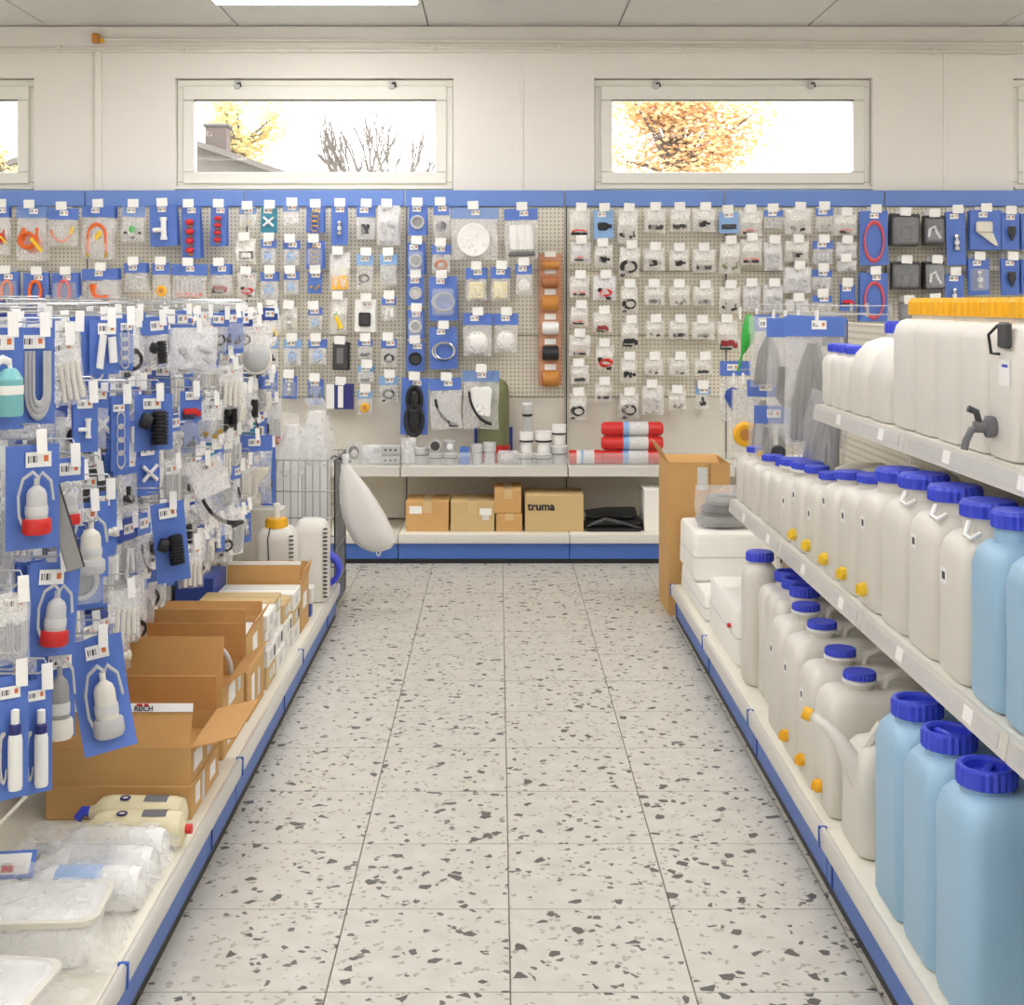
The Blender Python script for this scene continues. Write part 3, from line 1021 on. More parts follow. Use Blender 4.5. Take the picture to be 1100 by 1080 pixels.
def s_book():
    return [('white_half', MB().box(-0.5, -0.2, -0.12, 0.1, -0.48, 0.46), 'white'), ('navy_half', MB().box(-0.2, 0.5, -0.12, 0.1, -0.5, 0.48), 'navy'),
            ('white_stripe', MB().box(-0.06, 0.14, -0.125, -0.12, -0.44, 0.4), 'white')]


def s_yellowtube():
    return [('yellow_tube', MB().tube([(-0.2, -0.08, 0.34), (0.0, -0.1, 0.0), (0.16, -0.08, -0.42)], [0.1, 0.14, 0.16], 10), 'yellow'), ('green_tip', MB().tube([(-0.24, -0.08, 0.44), (-0.1, -0.08, 0.5)], 0.05, 6), 'green')]


def s_ambercard():
    return [('amber_card', MB().box(-0.48, 0.48, -0.03, 0.0, -0.48, 0.1), 'amber'), ('white_card', MB().box(-0.48, 0.48, -0.03, 0.0, 0.1, 0.48), 'off_white')]


def s_crumple():
    rng = random.Random(3)
    m = MB()
    for i in range(9):
        x, z = rng.uniform(-0.3, 0.3), rng.uniform(-0.38, 0.38)
        m.cbox(-0.14, 0.14, -0.1, 0.1, -0.09, 0.09, 0.03, T(x, rng.uniform(-.15, 0), z, rng.uniform(-40, 40), rng.uniform(0, 90), 0))
    return [('small_pack', m, 'light_grey')]


def s_dark():
    return [('fitting', MB().cbox(-0.3, 0.3, -0.2, 0.05, -0.3, 0.1, 0.08).tube([(0, -0.1, 0.1), (0, -0.1, 0.44)], 0.12, 10), 'black')]


def s_ribbed():
    m = MB()
    prof = []
    for i in range(9):
        z = -0.45 + 0.1 * i
        prof += [(0.24, z), (0.24, z + 0.05), (0.18, z + 0.055), (0.18, z + 0.095)]
    m.lathe(prof, 14, T(0.08, -0.26, 0)).lathe([(0.0, 0.34), (0.2, 0.34), (0.22, 0.1), (0.0, 0.1)], 12, T(-0.1, -0.26, 0.12, 0, -70))
    return [('ribbed_fitting', m, 'black')]


def s_nozzle():
    return [('nozzle', MB().cbox(-0.36, 0.2, -0.2, 0.0, 0.0, 0.4, 0.05).add([(-0.3, -0.2, 0.0), (0.2, -0.2, 0.0), (0.4, -0.12, -0.44), (0.3, -0.12, -0.44), (-0.3, 0, 0.0), (0.2, 0, 0.0), (0.4, -0.05, -0.44), (0.3, -0.05, -0.44)],
            [(0, 3, 2, 1), (4, 5, 6, 7), (0, 1, 5, 4), (1, 2, 6, 5), (2, 3, 7, 6), (3, 0, 4, 7)]), 'off_white')]


def s_drop():
    return [('drop_fitting', MB().lathe([(0.0, 0.46), (0.22, 0.44), (0.24, 0.1), (0.06, -0.4), (0.0, -0.46)], 16, T(0, -0.24, 0)), 'dark_grey')]


def s_latch():
    m = MB().lathe([(0.0, 0.46), (0.14, 0.44), (0.16, 0.3), (0.1, 0.26), (0.1, -0.2), (0.16, -0.24), (0.16, -0.42), (0.0, -0.46)], 14, T(0, -0.16, 0))
    return [('tap_body', m, 'chrome'), ('sleeve', MB().lathe([(0.12, 0.1), (0.13, 0.09), (0.13, -0.09), (0.12, -0.1)], 14, T(0, -0.16, 0)), 'white')]


def s_hook():
    return [('white_bracket', MB().tube([(-0.36, -0.08, -0.3), (-0.3, -0.1, 0.2), (0.0, -0.1, 0.36), (0.1, -0.1, 0.0), (0.36, -0.08, -0.4)], 0.08, 8), 'white'), ('dark_base', MB().cbox(-0.44, 0.44, -0.04, 0.04, -0.46, 0.1, 0.03), 'mid_grey')]


def s_redplug():
    return [('red_plug', MB().cbox(-0.4, 0.3, -0.14, 0.1, -0.3, 0.0, 0.06).cbox(0.2, 0.44, -0.1, 0.06, -0.4, -0.1, 0.04), 'dark_red'), ('black_lead', MB().tube([(-0.4, -0.04, -0.2), (-0.44, -0.08, -0.4), (0.1, -0.1, -0.44)], 0.06, 6), 'black')]


def s_redcable():
    m, k = MB(), MB()
    for i in range(3):
        m.torus((0.05 * i, -0.06 * i, -0.1 + 0.04 * i), 0.34, 0.05, 18, 6, sz=0.5)
    k.cbox(-0.4, -0.1, -0.15, 0.05, 0.0, 0.24, 0.04).cbox(0.1, 0.4, -0.12, 0.05, -0.46, -0.28, 0.04)
    return [('red_cable', m, 'red'), ('black_plug', k, 'black')]


def s_clips():
    m = MB()
    for i in range(3):
        m.cbox(-0.44 + 0.3 * i, -0.2 + 0.3 * i, -0.12, 0.06, -0.3, 0.3, 0.05)
    return [('clip', m, 'light_grey')]


def s_strap():
    m = MB()
    for i in range(4):
        m.torus((-0.1 + 0.06 * i, -0.1 - 0.06 * i, 0.1 - .08 * i), 0.32, 0.085, 18, 6, sx=0.8)
    m.cbox(-0.1, 0.24, -0.3, -0.1, -0.5, -0.1, 0.06)
    return [('strap_roll', m, 'card_navy')]


def s_greyhoses():
    m = MB()
    for i in range(6):
        x = -0.36 + 0.14 * i
        m.tube([(0.0 + 0.1 * x, -0.05, 0.5), (x * 0.7, -0.1 - 0.04 * (i % 3), 0.2), (x, -0.12 - 0.05 * (i % 2), -0.2), (x * 1.1, -0.1, -0.48)], 0.075, 7)
    return [('grey_hose', m, 'hose_grey')]


def s_greyloop():
    m = MB()
    for i in range(4):
        m.tube([(-0.3 + 0.06 * i, -0.1, 0.5), (-0.34 + 0.05 * i, -0.14, 0.0)] + arc(0, -0.14, 0.34 - 0.05 * i, 0.3 - 0.03 * i, 180, 360, 10, -0.16) + [(0.3 - 0.04 * i, -0.1, 0.46)], 0.05, 7)
    d = MB().lathe([(0.0, 0.1), (0.2, 0.1), (0.24, 0.0), (0.0, 0.0)], 16, rx90(0.14, -0.2, -0.3))
    return [('grey_hose', m, 'hose_grey'), ('hose_end', d, 'dark_grey')]


def s_yellowdisc():
    return [('yellow_disc', MB().lathe([(0.0, 0.14), (0.3, 0.14), (0.38, 0.06), (0.4, -0.1), (0.0, -0.12)], 24, rx90(0, -0.1, -0.1)), 'amber'), ('centre', MB().lathe([(0.0, 0.17), (0.18, 0.16), (0.2, 0.13), (0, 0.12)], 16, rx90(0, -0.1, -0.1)), 'spool_orange')]


def s_funnel():
    return [('funnel', MB().lathe([(0.46, 0.4), (0.48, 0.38), (0.44, 0.2), (0.14, -0.16), (0.1, -0.46), (0.07, -0.46), (0.1, -0.16), (0.42, 0.22), (0.46, 0.4)], 22, T(0, -0.3, 0), cap=False), 'off_white')]


def s_frame():
    m = MB()
    for x0, x1, z0, z1 in ((-0.3, 0.44, 0.2, 0.28), (-0.3, 0.44, -0.2, -0.12), (-0.3, -0.22, -0.2, 0.28), (0.36, 0.44, -0.2, 0.28)):
        m.box(x0, x1, -0.08, -0.02, z0, z1)
    return [('frame', m, 'dark_grey'), ('sheet', MB().box(-0.48, 0.36, -0.015, 0.0, -0.3, 0.3), 'white')]


def s_blueclip():
    return [('blue_clip', MB().cbox(-0.3, 0.3, -0.12, 0.05, -0.3, 0.2, 0.06).torus((0, -0.05, 0.2), 0.2, 0.05, 14, 6), 'card_pale_blue'), ('screw', MB().tube([(-0.2, -0.16, -0.4), (0.2, -0.16, -0.1)], 0.06, 6), 'light_grey')]


def s_copper():
    return [('copper_ring', MB().torus((0, -0.08, -0.05), 0.32, 0.1, 24, 8, sz=0.85), 'copper')]


SHAPES = {k[2:]: v for k, v in list(globals().items()) if k.startswith('s_') and callable(v)}
SHAPES['pumpclear'] = lambda: s_pump('light_grey', 'off_white')
SHAPES['pumpgrey'] = lambda: s_pump('off_white', 'grey')
DESC = dict(coil='black cable coil', plug='black plug', bar='dark connector bar', strip='red-lead strip', bits='two black connectors', dots='grey fuses',
            ring='round grey ring', loop='pale seal loop', bigring='red hose ring', knobs='red knobs', tee='white tee fitting', cross='white cross fitting', elbow='white elbow fitting',
            tube='white cylinder', tubes='white hose bundle', twotubes='two white pipe pieces', chain='chain of pale rings', uloop='bent pale hose', pump='red-capped pump', bottle='navy-banded bottle',
            dispenser='teal dispenser bottle', valve='green dial valve', arch='arched orange hose', swag='sagging orange hose', hosecoil='thick orange hose coil', hairpin='orange hose hairpin',
            redtips='red-tipped tubes', plate='round white plate', dome='white vent dome', rolls='white rolls', foam='cream foam pad', disc='flat white disc', twodiscs='two black wheels',
            hosearc='curved black hose', whitearc='white sheets', box='dark boxed part', phone='black device', book='white-striped booklet', yellowtube='yellow tube', ambercard='amber insert card',
            crumple='small pale packets', dark='black fitting', ribbed='ribbed black fitting', nozzle='white nozzle', drop='dark tapered fitting', latch='chrome tap', hook='white bracket', redplug='dark red plug',
            redcable='red cable and plug', clips='grey clips', strap='rolled blue strap', greyhoses='grey hoses', greyloop='looped grey hose', yellowdisc='yellow round disc', funnel='pale funnel',
            frame='framed sheet', blueclip='pale blue clip', copper='copper ring', pumpclear='clear-ended pump', pumpgrey='grey pump')

# ------------------------------------------------------------------ packaging
def pillow(seed):
    rng = random.Random(seed)
    nx, nz = 7, 9
    ph = [rng.uniform(0, 6) for _ in range(8)]
    front, back = [], []
    for j in range(nz + 1):
        for i in range(nx + 1):
            u, w = i / nx, j / nz
            x, z = u - 0.5, -w
            bulge = (4 * u * (1 - u)) ** 0.6 * (min(1, w * 1.6)) ** 0.9 * (min(1, (1 - w) * 7)) ** 0.6
            edge = 0 if i in (0, nx) or j in (0, nz) else 1
            n1 = 0.10 * math.sin(9 * u + 7 * w + ph[0]) + 0.09 * math.sin(15 * u - 11 * w + ph[1]) + rng.uniform(-.06, .06)
            n2 = 0.16 * math.sin(8 * u + 9 * w + ph[2]) + rng.uniform(-.1, .1)
            wob = 0.02 * math.sin(6 * w + ph[3]) if i in (0, nx) else 0
            front.append((x + wob, -(0.5 * bulge + edge * n1) * 0.9 - 0.01, z + 0.01 * math.sin(7 * u + ph[4]) * (j == nz)))
            back.append((x + wob, (0.25 * bulge + edge * n2 * 0.4) + 0.01, z + 0.01 * math.sin(7 * u + ph[4]) * (j == nz)))
    m = MB()
    fs = []
    w_ = nx + 1
    for j in range(nz):
        for i in range(nx):
            a = j * w_ + i
            fs.append((a, a + w_, a + w_ + 1, a + 1))
    m.add(front, fs)
    m.add(back, [tuple(reversed(f)) for f in fs])
    return m.mesh('bag', 60)


PILL = [pillow(s) for s in range(5)]
CARD = MB().box(-0.5, 0.5, -0.5, 0.5, -1, 0).mesh('card', 0)
CURVED = MB()
for _i in range(8):
    def _y(t):
        return -2.2 * max(0.0, t - 0.35) ** 2
    a_, b_ = _i / 8, (_i + 1) / 8
    CURVED.add([(-.5, _y(a_) * 20, -a_), (.5, _y(a_) * 20, -a_), (.5, _y(b_) * 20, -b_), (-.5, _y(b_) * 20, -b_), (-.5, _y(a_) * 20 + 1, -a_), (.5, _y(a_) * 20 + 1, -a_), (.5, _y(b_) * 20 + 1, -b_), (-.5, _y(b_) * 20 + 1, -b_)],
               [(0, 3, 2, 1), (4, 5, 6, 7), (0, 4, 7, 3), (1, 2, 6, 5)])
CURVED = CURVED.mesh('card', 60)
STICK = MB().box(-0.5, 0.5, -0.5, 0.5, -0.5, 0.5).mesh('price_sticker', 0)
BLIST = MB().loft([(0, 0, 0, 0.5, 0.5, 0.12), (0.7, 0, 0, 0.46, 0.47, 0.12), (1.0, 0, 0, 0.4, 0.43, 0.1)], 3).mesh('blister')
HOLD = {}


def hook_meshes(L, tw, th, double=True):
    k = (round(L, 3), tw, th)
    if k not in HOLD:
        r = MB()
        r.tube([(0, L - 0.002, 0), (0, 0.012, 0), (0, 0.0, 0.006)], 0.0022, 5)
        if double:
            r.tube([(0, L - 0.002, 0.03), (0, 0.0, 0.03), (0, -0.004, 0.02)], 0.002, 5)
        r.box(-0.016, 0.016, L - 0.006, L - 0.002, -0.012, 0.04)
        t = MB().cbox(-tw / 2, tw / 2, -0.0035, -0.001, -th * 0.5, th * 0.5, 0.0008)
        HOLD[k] = (r.mesh('rod'), t.mesh('price_tag', 0))
    return HOLD[k]


KNAME = {'card': 'carded_part', 'bag': 'poly_bag', 'header': 'header_bag', 'box': 'boxed_part', 'clam': 'clamshell_pack'}
KCAT = {'card': 'carded part', 'bag': 'bag', 'header': 'bag', 'box': 'box', 'clam': 'clamshell'}
KDESC = {'card': '%s card with %s', 'bag': '%s bag with %s', 'header': '%s-topped bag with %s', 'box': '%s box of %s', 'clam': '%s clamshell with %s'}
CDESC = {'card_blue': 'blue', 'card_navy': 'navy', 'card_pale_blue': 'pale blue', 'card_teal': 'teal', 'film': 'clear', 'film_cream': 'cream', 'film_soft': 'cloudy', 'film_grey': 'grey',
         'paper': 'white', 'film_blue': 'blue-tinted', 'dark_grey': 'dark', 'mid_grey': 'grey', 'white': 'white', 'off_white': 'cream', 'blister': 'clear', 'navy': 'navy'}
pcount = [0]


def pack(kind, w, h, content, cm, label, loc, rz, tilt=0.0, n=1, step=0.012, group='hanging packs', where='', thick=None, over=None, film='film', sticker=True, curved=False, lean=0.0, csize=None):
    """one hanging pack at its hook hole; n - 1 plain copies of its card or bag hang behind it"""
    pcount[0] += 1
    q = pcount[0]
    t = thing(KNAME[kind], label, KCAT[kind], loc, (lean, tilt, rz), group)
    th = thick or min(0.06, 0.045 * (w / 0.1) ** 0.5)
    cz, cw, chh, cy = -0.58, 0.8, 0.6, -0.006
    if kind == 'card':
        O('card', CURVED if curved else CARD, cm, t, (0, 0, 0), (0, 0, 0), (w, 0.0016, h))
        cz, cw, chh = -0.58, 0.95, 0.74
        if content in ('ring', 'loop', 'chain', 'latch', 'bits', 'hairpin') and q % 2 and not curved and not csize:
            O('blister', BLIST, 'blister', t, (0, -0.001, cz * h), (R(90), 0, 0), (w * 0.8, h * 0.62, min(0.05, th)))
    elif kind == 'bag':
        O('bag', PILL[q % 5], film if cm in ('card_blue',) else cm, t, (0, 0, 0), (0, 0, 0), (w, th, h))
        O('insert_card', CARD, 'paper', t, (0, 0.002, -0.02 * h), (0, 0, 0), (w * 0.86, 0.001, h * 0.45))
        cz, cw, chh, cy = -0.66, 0.86, 0.6, -0.016
    elif kind == 'header':
        hh = min(0.34 * h, 0.07)
        O('header_card', CARD, cm, t, (0, -0.001, 0), (0, 0, 0), (w, 0.007, hh))
        O('bag', PILL[q % 5], film, t, (0, 0, -hh * 0.85), (0, 0, 0), (w * 0.96, th, h - hh * 0.85))
        cz, cw, chh, cy = -(hh / h + (1 - hh / h) * 0.52), 0.8, (1 - hh / h) * 0.86, -0.01
    elif kind == 'clam':
        O('back_card', CARD, cm, t, (0, 0, 0), (0, 0, 0), (w, 0.002, h))
        O('shell', BLIST, 'blister', t, (0, -0.001, -0.52 * h), (R(90), 0, 0), (w * 0.94, h * 0.86, 0.035))
    elif kind == 'box':
        cz, cw, chh = -0.5, 1.0, 1.0
    s = min(cw * w, chh * h) * (1.15 if kind == 'bag' else 1.0)
    if kind in ('box',) or content in ('foam', 'ambercard', 'book', 'knobs', 'bigring', 'twodiscs', 'greyhoses', 'whitearc', 'hosearc', 'frame', 'tubes', 'uloop', 'chain', 'crumple', 'redtips', 'arch', 'swag', 'twotubes', 'rolls'):
        sx, sz = cw * w, chh * h
    else:
        sx = sz = s
    if csize:
        sx, sz = csize
    for pn, me, pm in lib(content):
        O(pn, me, (over or {}).get(pn, pm), t, (0, cy, cz * h), (0, 0, 0), (sx, min(sx, sz) * (0.55 if kind in ('bag', 'header') else 0.8), sz))
    if sticker and kind != 'clam':
        sw = min(0.052, w * 0.62)
        O('price_sticker', STICK, 'sticker', t, (0.1 * w * math.sin(q), -0.0055 if kind != 'bag' else -0.003, -min(0.16 * h, 0.03)), (0, 0, 0), (sw, 0.001, sw * 0.6))
    for i in range(1, n):
        back = {'card': ('card', CARD, cm, (w, 0.0016, h)), 'clam': ('card', CARD, cm, (w, 0.03, h)), 'bag': ('bag', PILL[(q + i) % 5], cm if cm != 'card_blue' else film, (w, th, h)),
                'header': ('header_card', CARD, cm, (w, 0.006, min(0.34 * h, 0.07))), 'box': ('box', CARD, cm, (w, 0.03, h))}[kind]
        nv = Vector((-math.sin(rz), math.cos(rz), 0)) * (max(step, 0.8 * th if kind in ('bag', 'header') else 0.036 if kind in ('clam', 'box') else 0) * i)
        jit = random.uniform(-.05, .05)
        c = O(KNAME[kind], back[1], back[2], None, Vector(loc) + nv, (lean, tilt + jit, rz + jit), back[3])
        tag(c, 'spare behind the ' + where, KCAT[kind], 'spares behind ' + where)
        if kind == 'header':
            b = O('bag', PILL[(q + i) % 5], film, c, (0, 0, -0.9), (0, 0, 0), (0.96, th / 0.006, (h - min(0.34 * h, 0.07)) / min(0.34 * h, 0.07)))
    return t

# ------------------------------------------------------------------ packs on the far wall
# crop origin and scale, then rows: x0 y0 x1 y1 kind content card copies [overrides]
B, BG, HD, CL = 'card', 'bag', 'header', 'clam'
blue, navy, pale, teal, film, fcream, soft, fblue, pap = 'card_blue', 'card_navy', 'card_pale_blue', 'card_teal', 'film', 'film_cream', 'film_soft', 'film_blue', 'paper'
RED = {'cable': 'black'}
WALL = [
    ((0, 190, 3.6), [
        (-30, 112, 36, 305, HD, 'hosecoil', blue, 2, {'orange_hose': 'red'}), (62, 115, 180, 325, HD, 'hosecoil', fblue, 2), (188, 122, 305, 268, HD, 'swag', blue, 1), (314, 112, 446, 320, HD, 'arch', blue, 2),
        (472, 112, 562, 252, HD, 'valve', fblue, 1), (575, 108, 684, 268, B, 'tee', blue, 2), (700, 112, 774, 316, B, 'knobs', blue, 2), (815, 112, 879, 268, B, 'knobs', blue, 2),
        (925, 120, 992, 192, HD, 'dots', fblue, 1, {'fuse': 'brass'}), (1010, 116, 1070, 216, B, 'cross', teal, 2), (908, 240, 990, 340, BG, 'frame', film, 1), (1008, 242, 1066, 340, HD, 'blueclip', blue, 2),
        (-12, 368, 72, 492, B, 'hairpin', blue, 2), (90, 372, 188, 500, B, 'hairpin', blue, 2), (198, 372, 308, 500, B, 'hairpin', blue, 2, {'orange_hose': 'pink'}), (314, 356, 460, 494, HD, 'elbow', blue, 2, {'elbow_fitting': 'orange'}),
        (478, 334, 568, 446, HD, 'crumple', blue, 2), (588, 334, 658, 490, HD, 'yellowdisc', blue, 1), (664, 338, 804, 480, HD, 'redtips', blue, 1), (812, 338, 892, 458, HD, 'redplug', blue, 2),
        (920, 372, 990, 470, HD, 'redcable', film, 2), (1006, 368, 1074, 474, HD, 'blueclip', blue, 2)]),
    ((290, 190, 3.375), [
        (-10, 470, 34, 572, HD, 'yellowtube', pale, 1), (-12, 590, 30, 690, HD, 'dark', pale, 1), (-14, 705, 28, 800, B, 'bits', blue, 1),
        (46, 100, 106, 178, HD, 'dots', fblue, 1, {'fuse': 'white'}), (48, 232, 106, 322, HD, 'blueclip', blue, 2), (50, 345, 104, 428, HD, 'blueclip', blue, 2), (46, 472, 100, 555, BG, 'latch', film, 1),
        (50, 590, 114, 684, HD, 'blueclip', pale, 2), (46, 722, 100, 805, B, 'latch', blue, 1),
        (132, 105, 198, 202, B, 'chain', blue, 2, {'ring_chain': 'brass'}), (132, 232, 196, 334, B, 'chain', blue, 2, {'ring_chain': 'brass'}), (138, 344, 190, 423, B, 'dots', blue, 1, {'fuse': 'brass'}), (138, 474, 190, 557, HD, 'blueclip', blue, 1),
        (138, 590, 204, 682, HD, 'blueclip', blue, 2), (138, 735, 192, 825, B, 'bits', blue, 2),
        (223, 102, 282, 247, B, 'latch', blue, 2), (215, 276, 290, 415, BG, 'ambercard', soft, 1), (222, 438, 282, 570, BG, 'yellowtube', film, 1), (226, 600, 287, 702, 'box', 'box', 'dark_grey', 2), (206, 748, 305, 842, 'box', 'book', 'navy', 1),
        (314, 104, 380, 228, HD, 'phone', blue, 2), (314, 280, 375, 412, HD, 'coil', pale, 1), (308, 446, 383, 562, B, 'phone', pap, 2), (318, 590, 372, 660, HD, 'bar', blue, 1), (318, 686, 375, 750, HD, 'bar', pale, 2), (316, 774, 372, 860, HD, 'yellowdisc', pale, 1),
        (390, 104, 468, 248, BG, 'crumple', soft, 2), (398, 280, 460, 395, HD, 'clips', pale, 2), (405, 436, 458, 522, HD, 'twotubes', blue, 1), (402, 588, 460, 687, HD, 'copper', blue, 1, {'copper_ring': 'dark_grey'}), (395, 722, 465, 818, HD, 'coil', pale, 1),
        (503, 100, 570, 212, B, 'ring', blue, 2), (497, 238, 560, 354, B, 'ring', blue, 2), (497, 360, 558, 467, B, 'ring', blue, 2, {'hub': 'chrome'}), (497, 482, 558, 587, B, 'ring', blue, 2, {'ring': 'off_white'}), (497, 598, 560, 705, B, 'ring', blue, 2, {'ring': 'black', 'hub': 'dark_grey'}),
        (592, 98, 650, 220, HD, 'disc', blue, 1, {'disc': 'mid_grey'}), (587, 246, 655, 350, HD, 'copper', blue, 2), (577, 362, 677, 522, B, 'loop', blue, 2), (577, 545, 677, 697, B, 'loop', blue, 2, {'seal_loop': 'chrome'}),
        (654, 112, 830, 300, HD, 'plate', fblue, 1), (848, 116, 970, 298, HD, 'rolls', blue, 1), (708, 330, 785, 450, HD, 'foam', blue, 2), (800, 328, 872, 450, HD, 'foam', blue, 1), (890, 316, 950, 428, HD, 'disc', blue, 1),
        (698, 496, 805, 650, HD, 'dome', blue, 2), (810, 496, 900, 638, HD, 'dome', blue, 1),
        (477, 730, 575, 935, B, 'twodiscs', blue, 2), (577, 732, 693, 915, HD, 'hosearc', blue, 2), (697, 702, 832, 915, HD, 'whitearc', fblue, 1)]),
    ((590, 190, 4.0), [
        (88, 140, 175, 262, BG, 'strip', film, 2), (92, 280, 178, 370, BG, 'strip', soft, 1), (90, 430, 172, 518, BG, 'strip', film, 2), (92, 558, 168, 642, BG, 'strip', film, 1), (88, 680, 178, 772, BG, 'strip', film, 2), (92, 808, 170, 890, BG, 'bar', film, 1), (90, 932, 160, 1045, BG, 'coil', film, 1),
        (190, 142, 275, 265, B, 'plug', pale, 2), (195, 292, 273, 388, BG, 'plug', film, 2), (190, 428, 285, 530, BG, 'redcable', soft, 2), (190, 582, 268, 668, BG, 'redplug', film, 2), (200, 722, 278, 832, BG, 'redcable', film, 1), (195, 886, 268, 965, BG, 'bar', film, 1),
        (295, 142, 380, 285, BG, 'bits', film, 2), (302, 302, 390, 430, BG, 'coil', film, 1), (308, 468, 380, 588, BG, 'coil', film, 1), (308, 622, 382, 732, BG, 'redplug', film, 1, {'red_plug': 'black'}), (308, 778, 378, 886, BG, 'plug', film, 1), (303, 932, 383, 1038, BG, 'coil', film, 2),
        (415, 138, 502, 240, BG, 'bar', film, 2), (405, 308, 495, 404, BG, 'plug', film, 2), (410, 468, 495, 554, BG, 'bar', film, 2, {'bar': 'mid_grey'}), (415, 618, 490, 694, BG, 'bits', film, 1), (410, 778, 488, 854, BG, 'bits', film, 2), (400, 898, 490, 1022, BG, 'crumple', film, 2),
        (520, 138, 605, 236, BG, 'bar', film, 2), (517, 312, 600, 402, BG, 'plug', film, 2), (517, 468, 603, 554, BG, 'dots', film, 2), (517, 618, 597, 698, BG, 'bar', film, 2), (517, 778, 600, 856, BG, 'bits', film, 2), (513, 922, 588, 1000, BG, 'dots', film, 1),
        (617, 138, 713, 236, BG, 'plug', film, 2), (618, 312, 714, 412, BG, 'bar', film, 2), (622, 472, 707, 554, BG, 'bar', film, 2, {'bar': 'mid_grey'}), (614, 622, 712, 699, BG, 'bar', film, 2), (623, 778, 700, 855, BG, 'bar', film, 1), (628, 902, 690, 1000, HD, 'dark', pale, 1),
        (730, 150, 812, 242, B, 'bar', pale, 2), (736, 282, 820, 416, BG, 'bits', fcream, 2, {'connector': 'olive'}), (730, 472, 818, 588, BG, 'bits', fcream, 1), (722, 618, 812, 744, BG, 'redplug', film, 1),
        (818, 148, 915, 256, BG, 'strip', film, 2, {'lead': 'pink'}), (822, 268, 914, 380, BG, 'strip', film, 2, {'lead': 'pink'}), (836, 464, 908, 578, BG, 'crumple', soft, 2),
        (922, 144, 1005, 226, HD, 'crumple', blue, 1), (922, 280, 1000, 402, BG, 'crumple', soft, 2), (922, 464, 1005, 578, BG, 'crumple', soft, 2)]),
    ((820, 190, 3.857), [
        (90, 132, 198, 236, BG, 'bits', film, 2), (92, 266, 188, 352, BG, 'plug', film, 2), (88, 376, 198, 482, BG, 'crumple', soft, 2), (92, 508, 188, 575, BG, 'clips', soft, 1),
        (216, 130, 288, 226, HD, 'dots', blue, 1), (207, 266, 287, 362, HD, 'clips', blue, 2), (204, 386, 284, 470, HD, 'bits', blue, 2), (202, 492, 284, 580, HD, 'bits', blue, 1),
        (292, 154, 388, 242, BG, 'strip', film, 2), (300, 270, 387, 340, BG, 'clips', soft, 1), (306, 346, 385, 392, BG, 'dots', soft, 1), (320, 446, 378, 556, B, 'redplug', blue, 2, {'red_plug': 'red'}),
        (400, 142, 515, 366, B, 'bigring', blue, 2), (400, 398, 516, 600, B, 'bigring', blue, 2),
        (534, 154, 648, 286, CL, 'phone', 'dark_grey', 3), (668, 160, 750, 280, CL, 'hook', 'dark_grey', 3), (756, 144, 834, 366, B, 'latch', blue, 2), (858, 138, 984, 302, B, 'nozzle', blue, 3), (988, 148, 1060, 302, B, 'drop', blue, 2), (1068, 152, 1140, 302, B, 'latch', blue, 2),
        (536, 352, 648, 466, CL, 'phone', 'dark_grey', 3), (670, 352, 750, 466, CL, 'hook', 'dark_grey', 3), (756, 402, 830, 560, B, 'latch', blue, 2), (848, 338, 936, 490, B, 'latch', blue, 2), (986, 338, 1060, 490, B, 'drop', blue, 2), (1068, 342, 1140, 486, B, 'nozzle', blue, 2),
        (560, 518, 640, 600, CL, 'dots', 'mid_grey', 1), (672, 510, 745, 600, CL, 'dots', 'mid_grey', 1)])]
items = []
for (ox, oy, sc_), rows in WALL:
    for r in rows:
        x0, y0, x1, y1 = ox + r[0] / sc_, oy + r[1] / sc_, ox + r[2] / sc_, oy + r[3] / sc_
        items.append((x0, y0, x1, y1) + tuple(r[4:]))
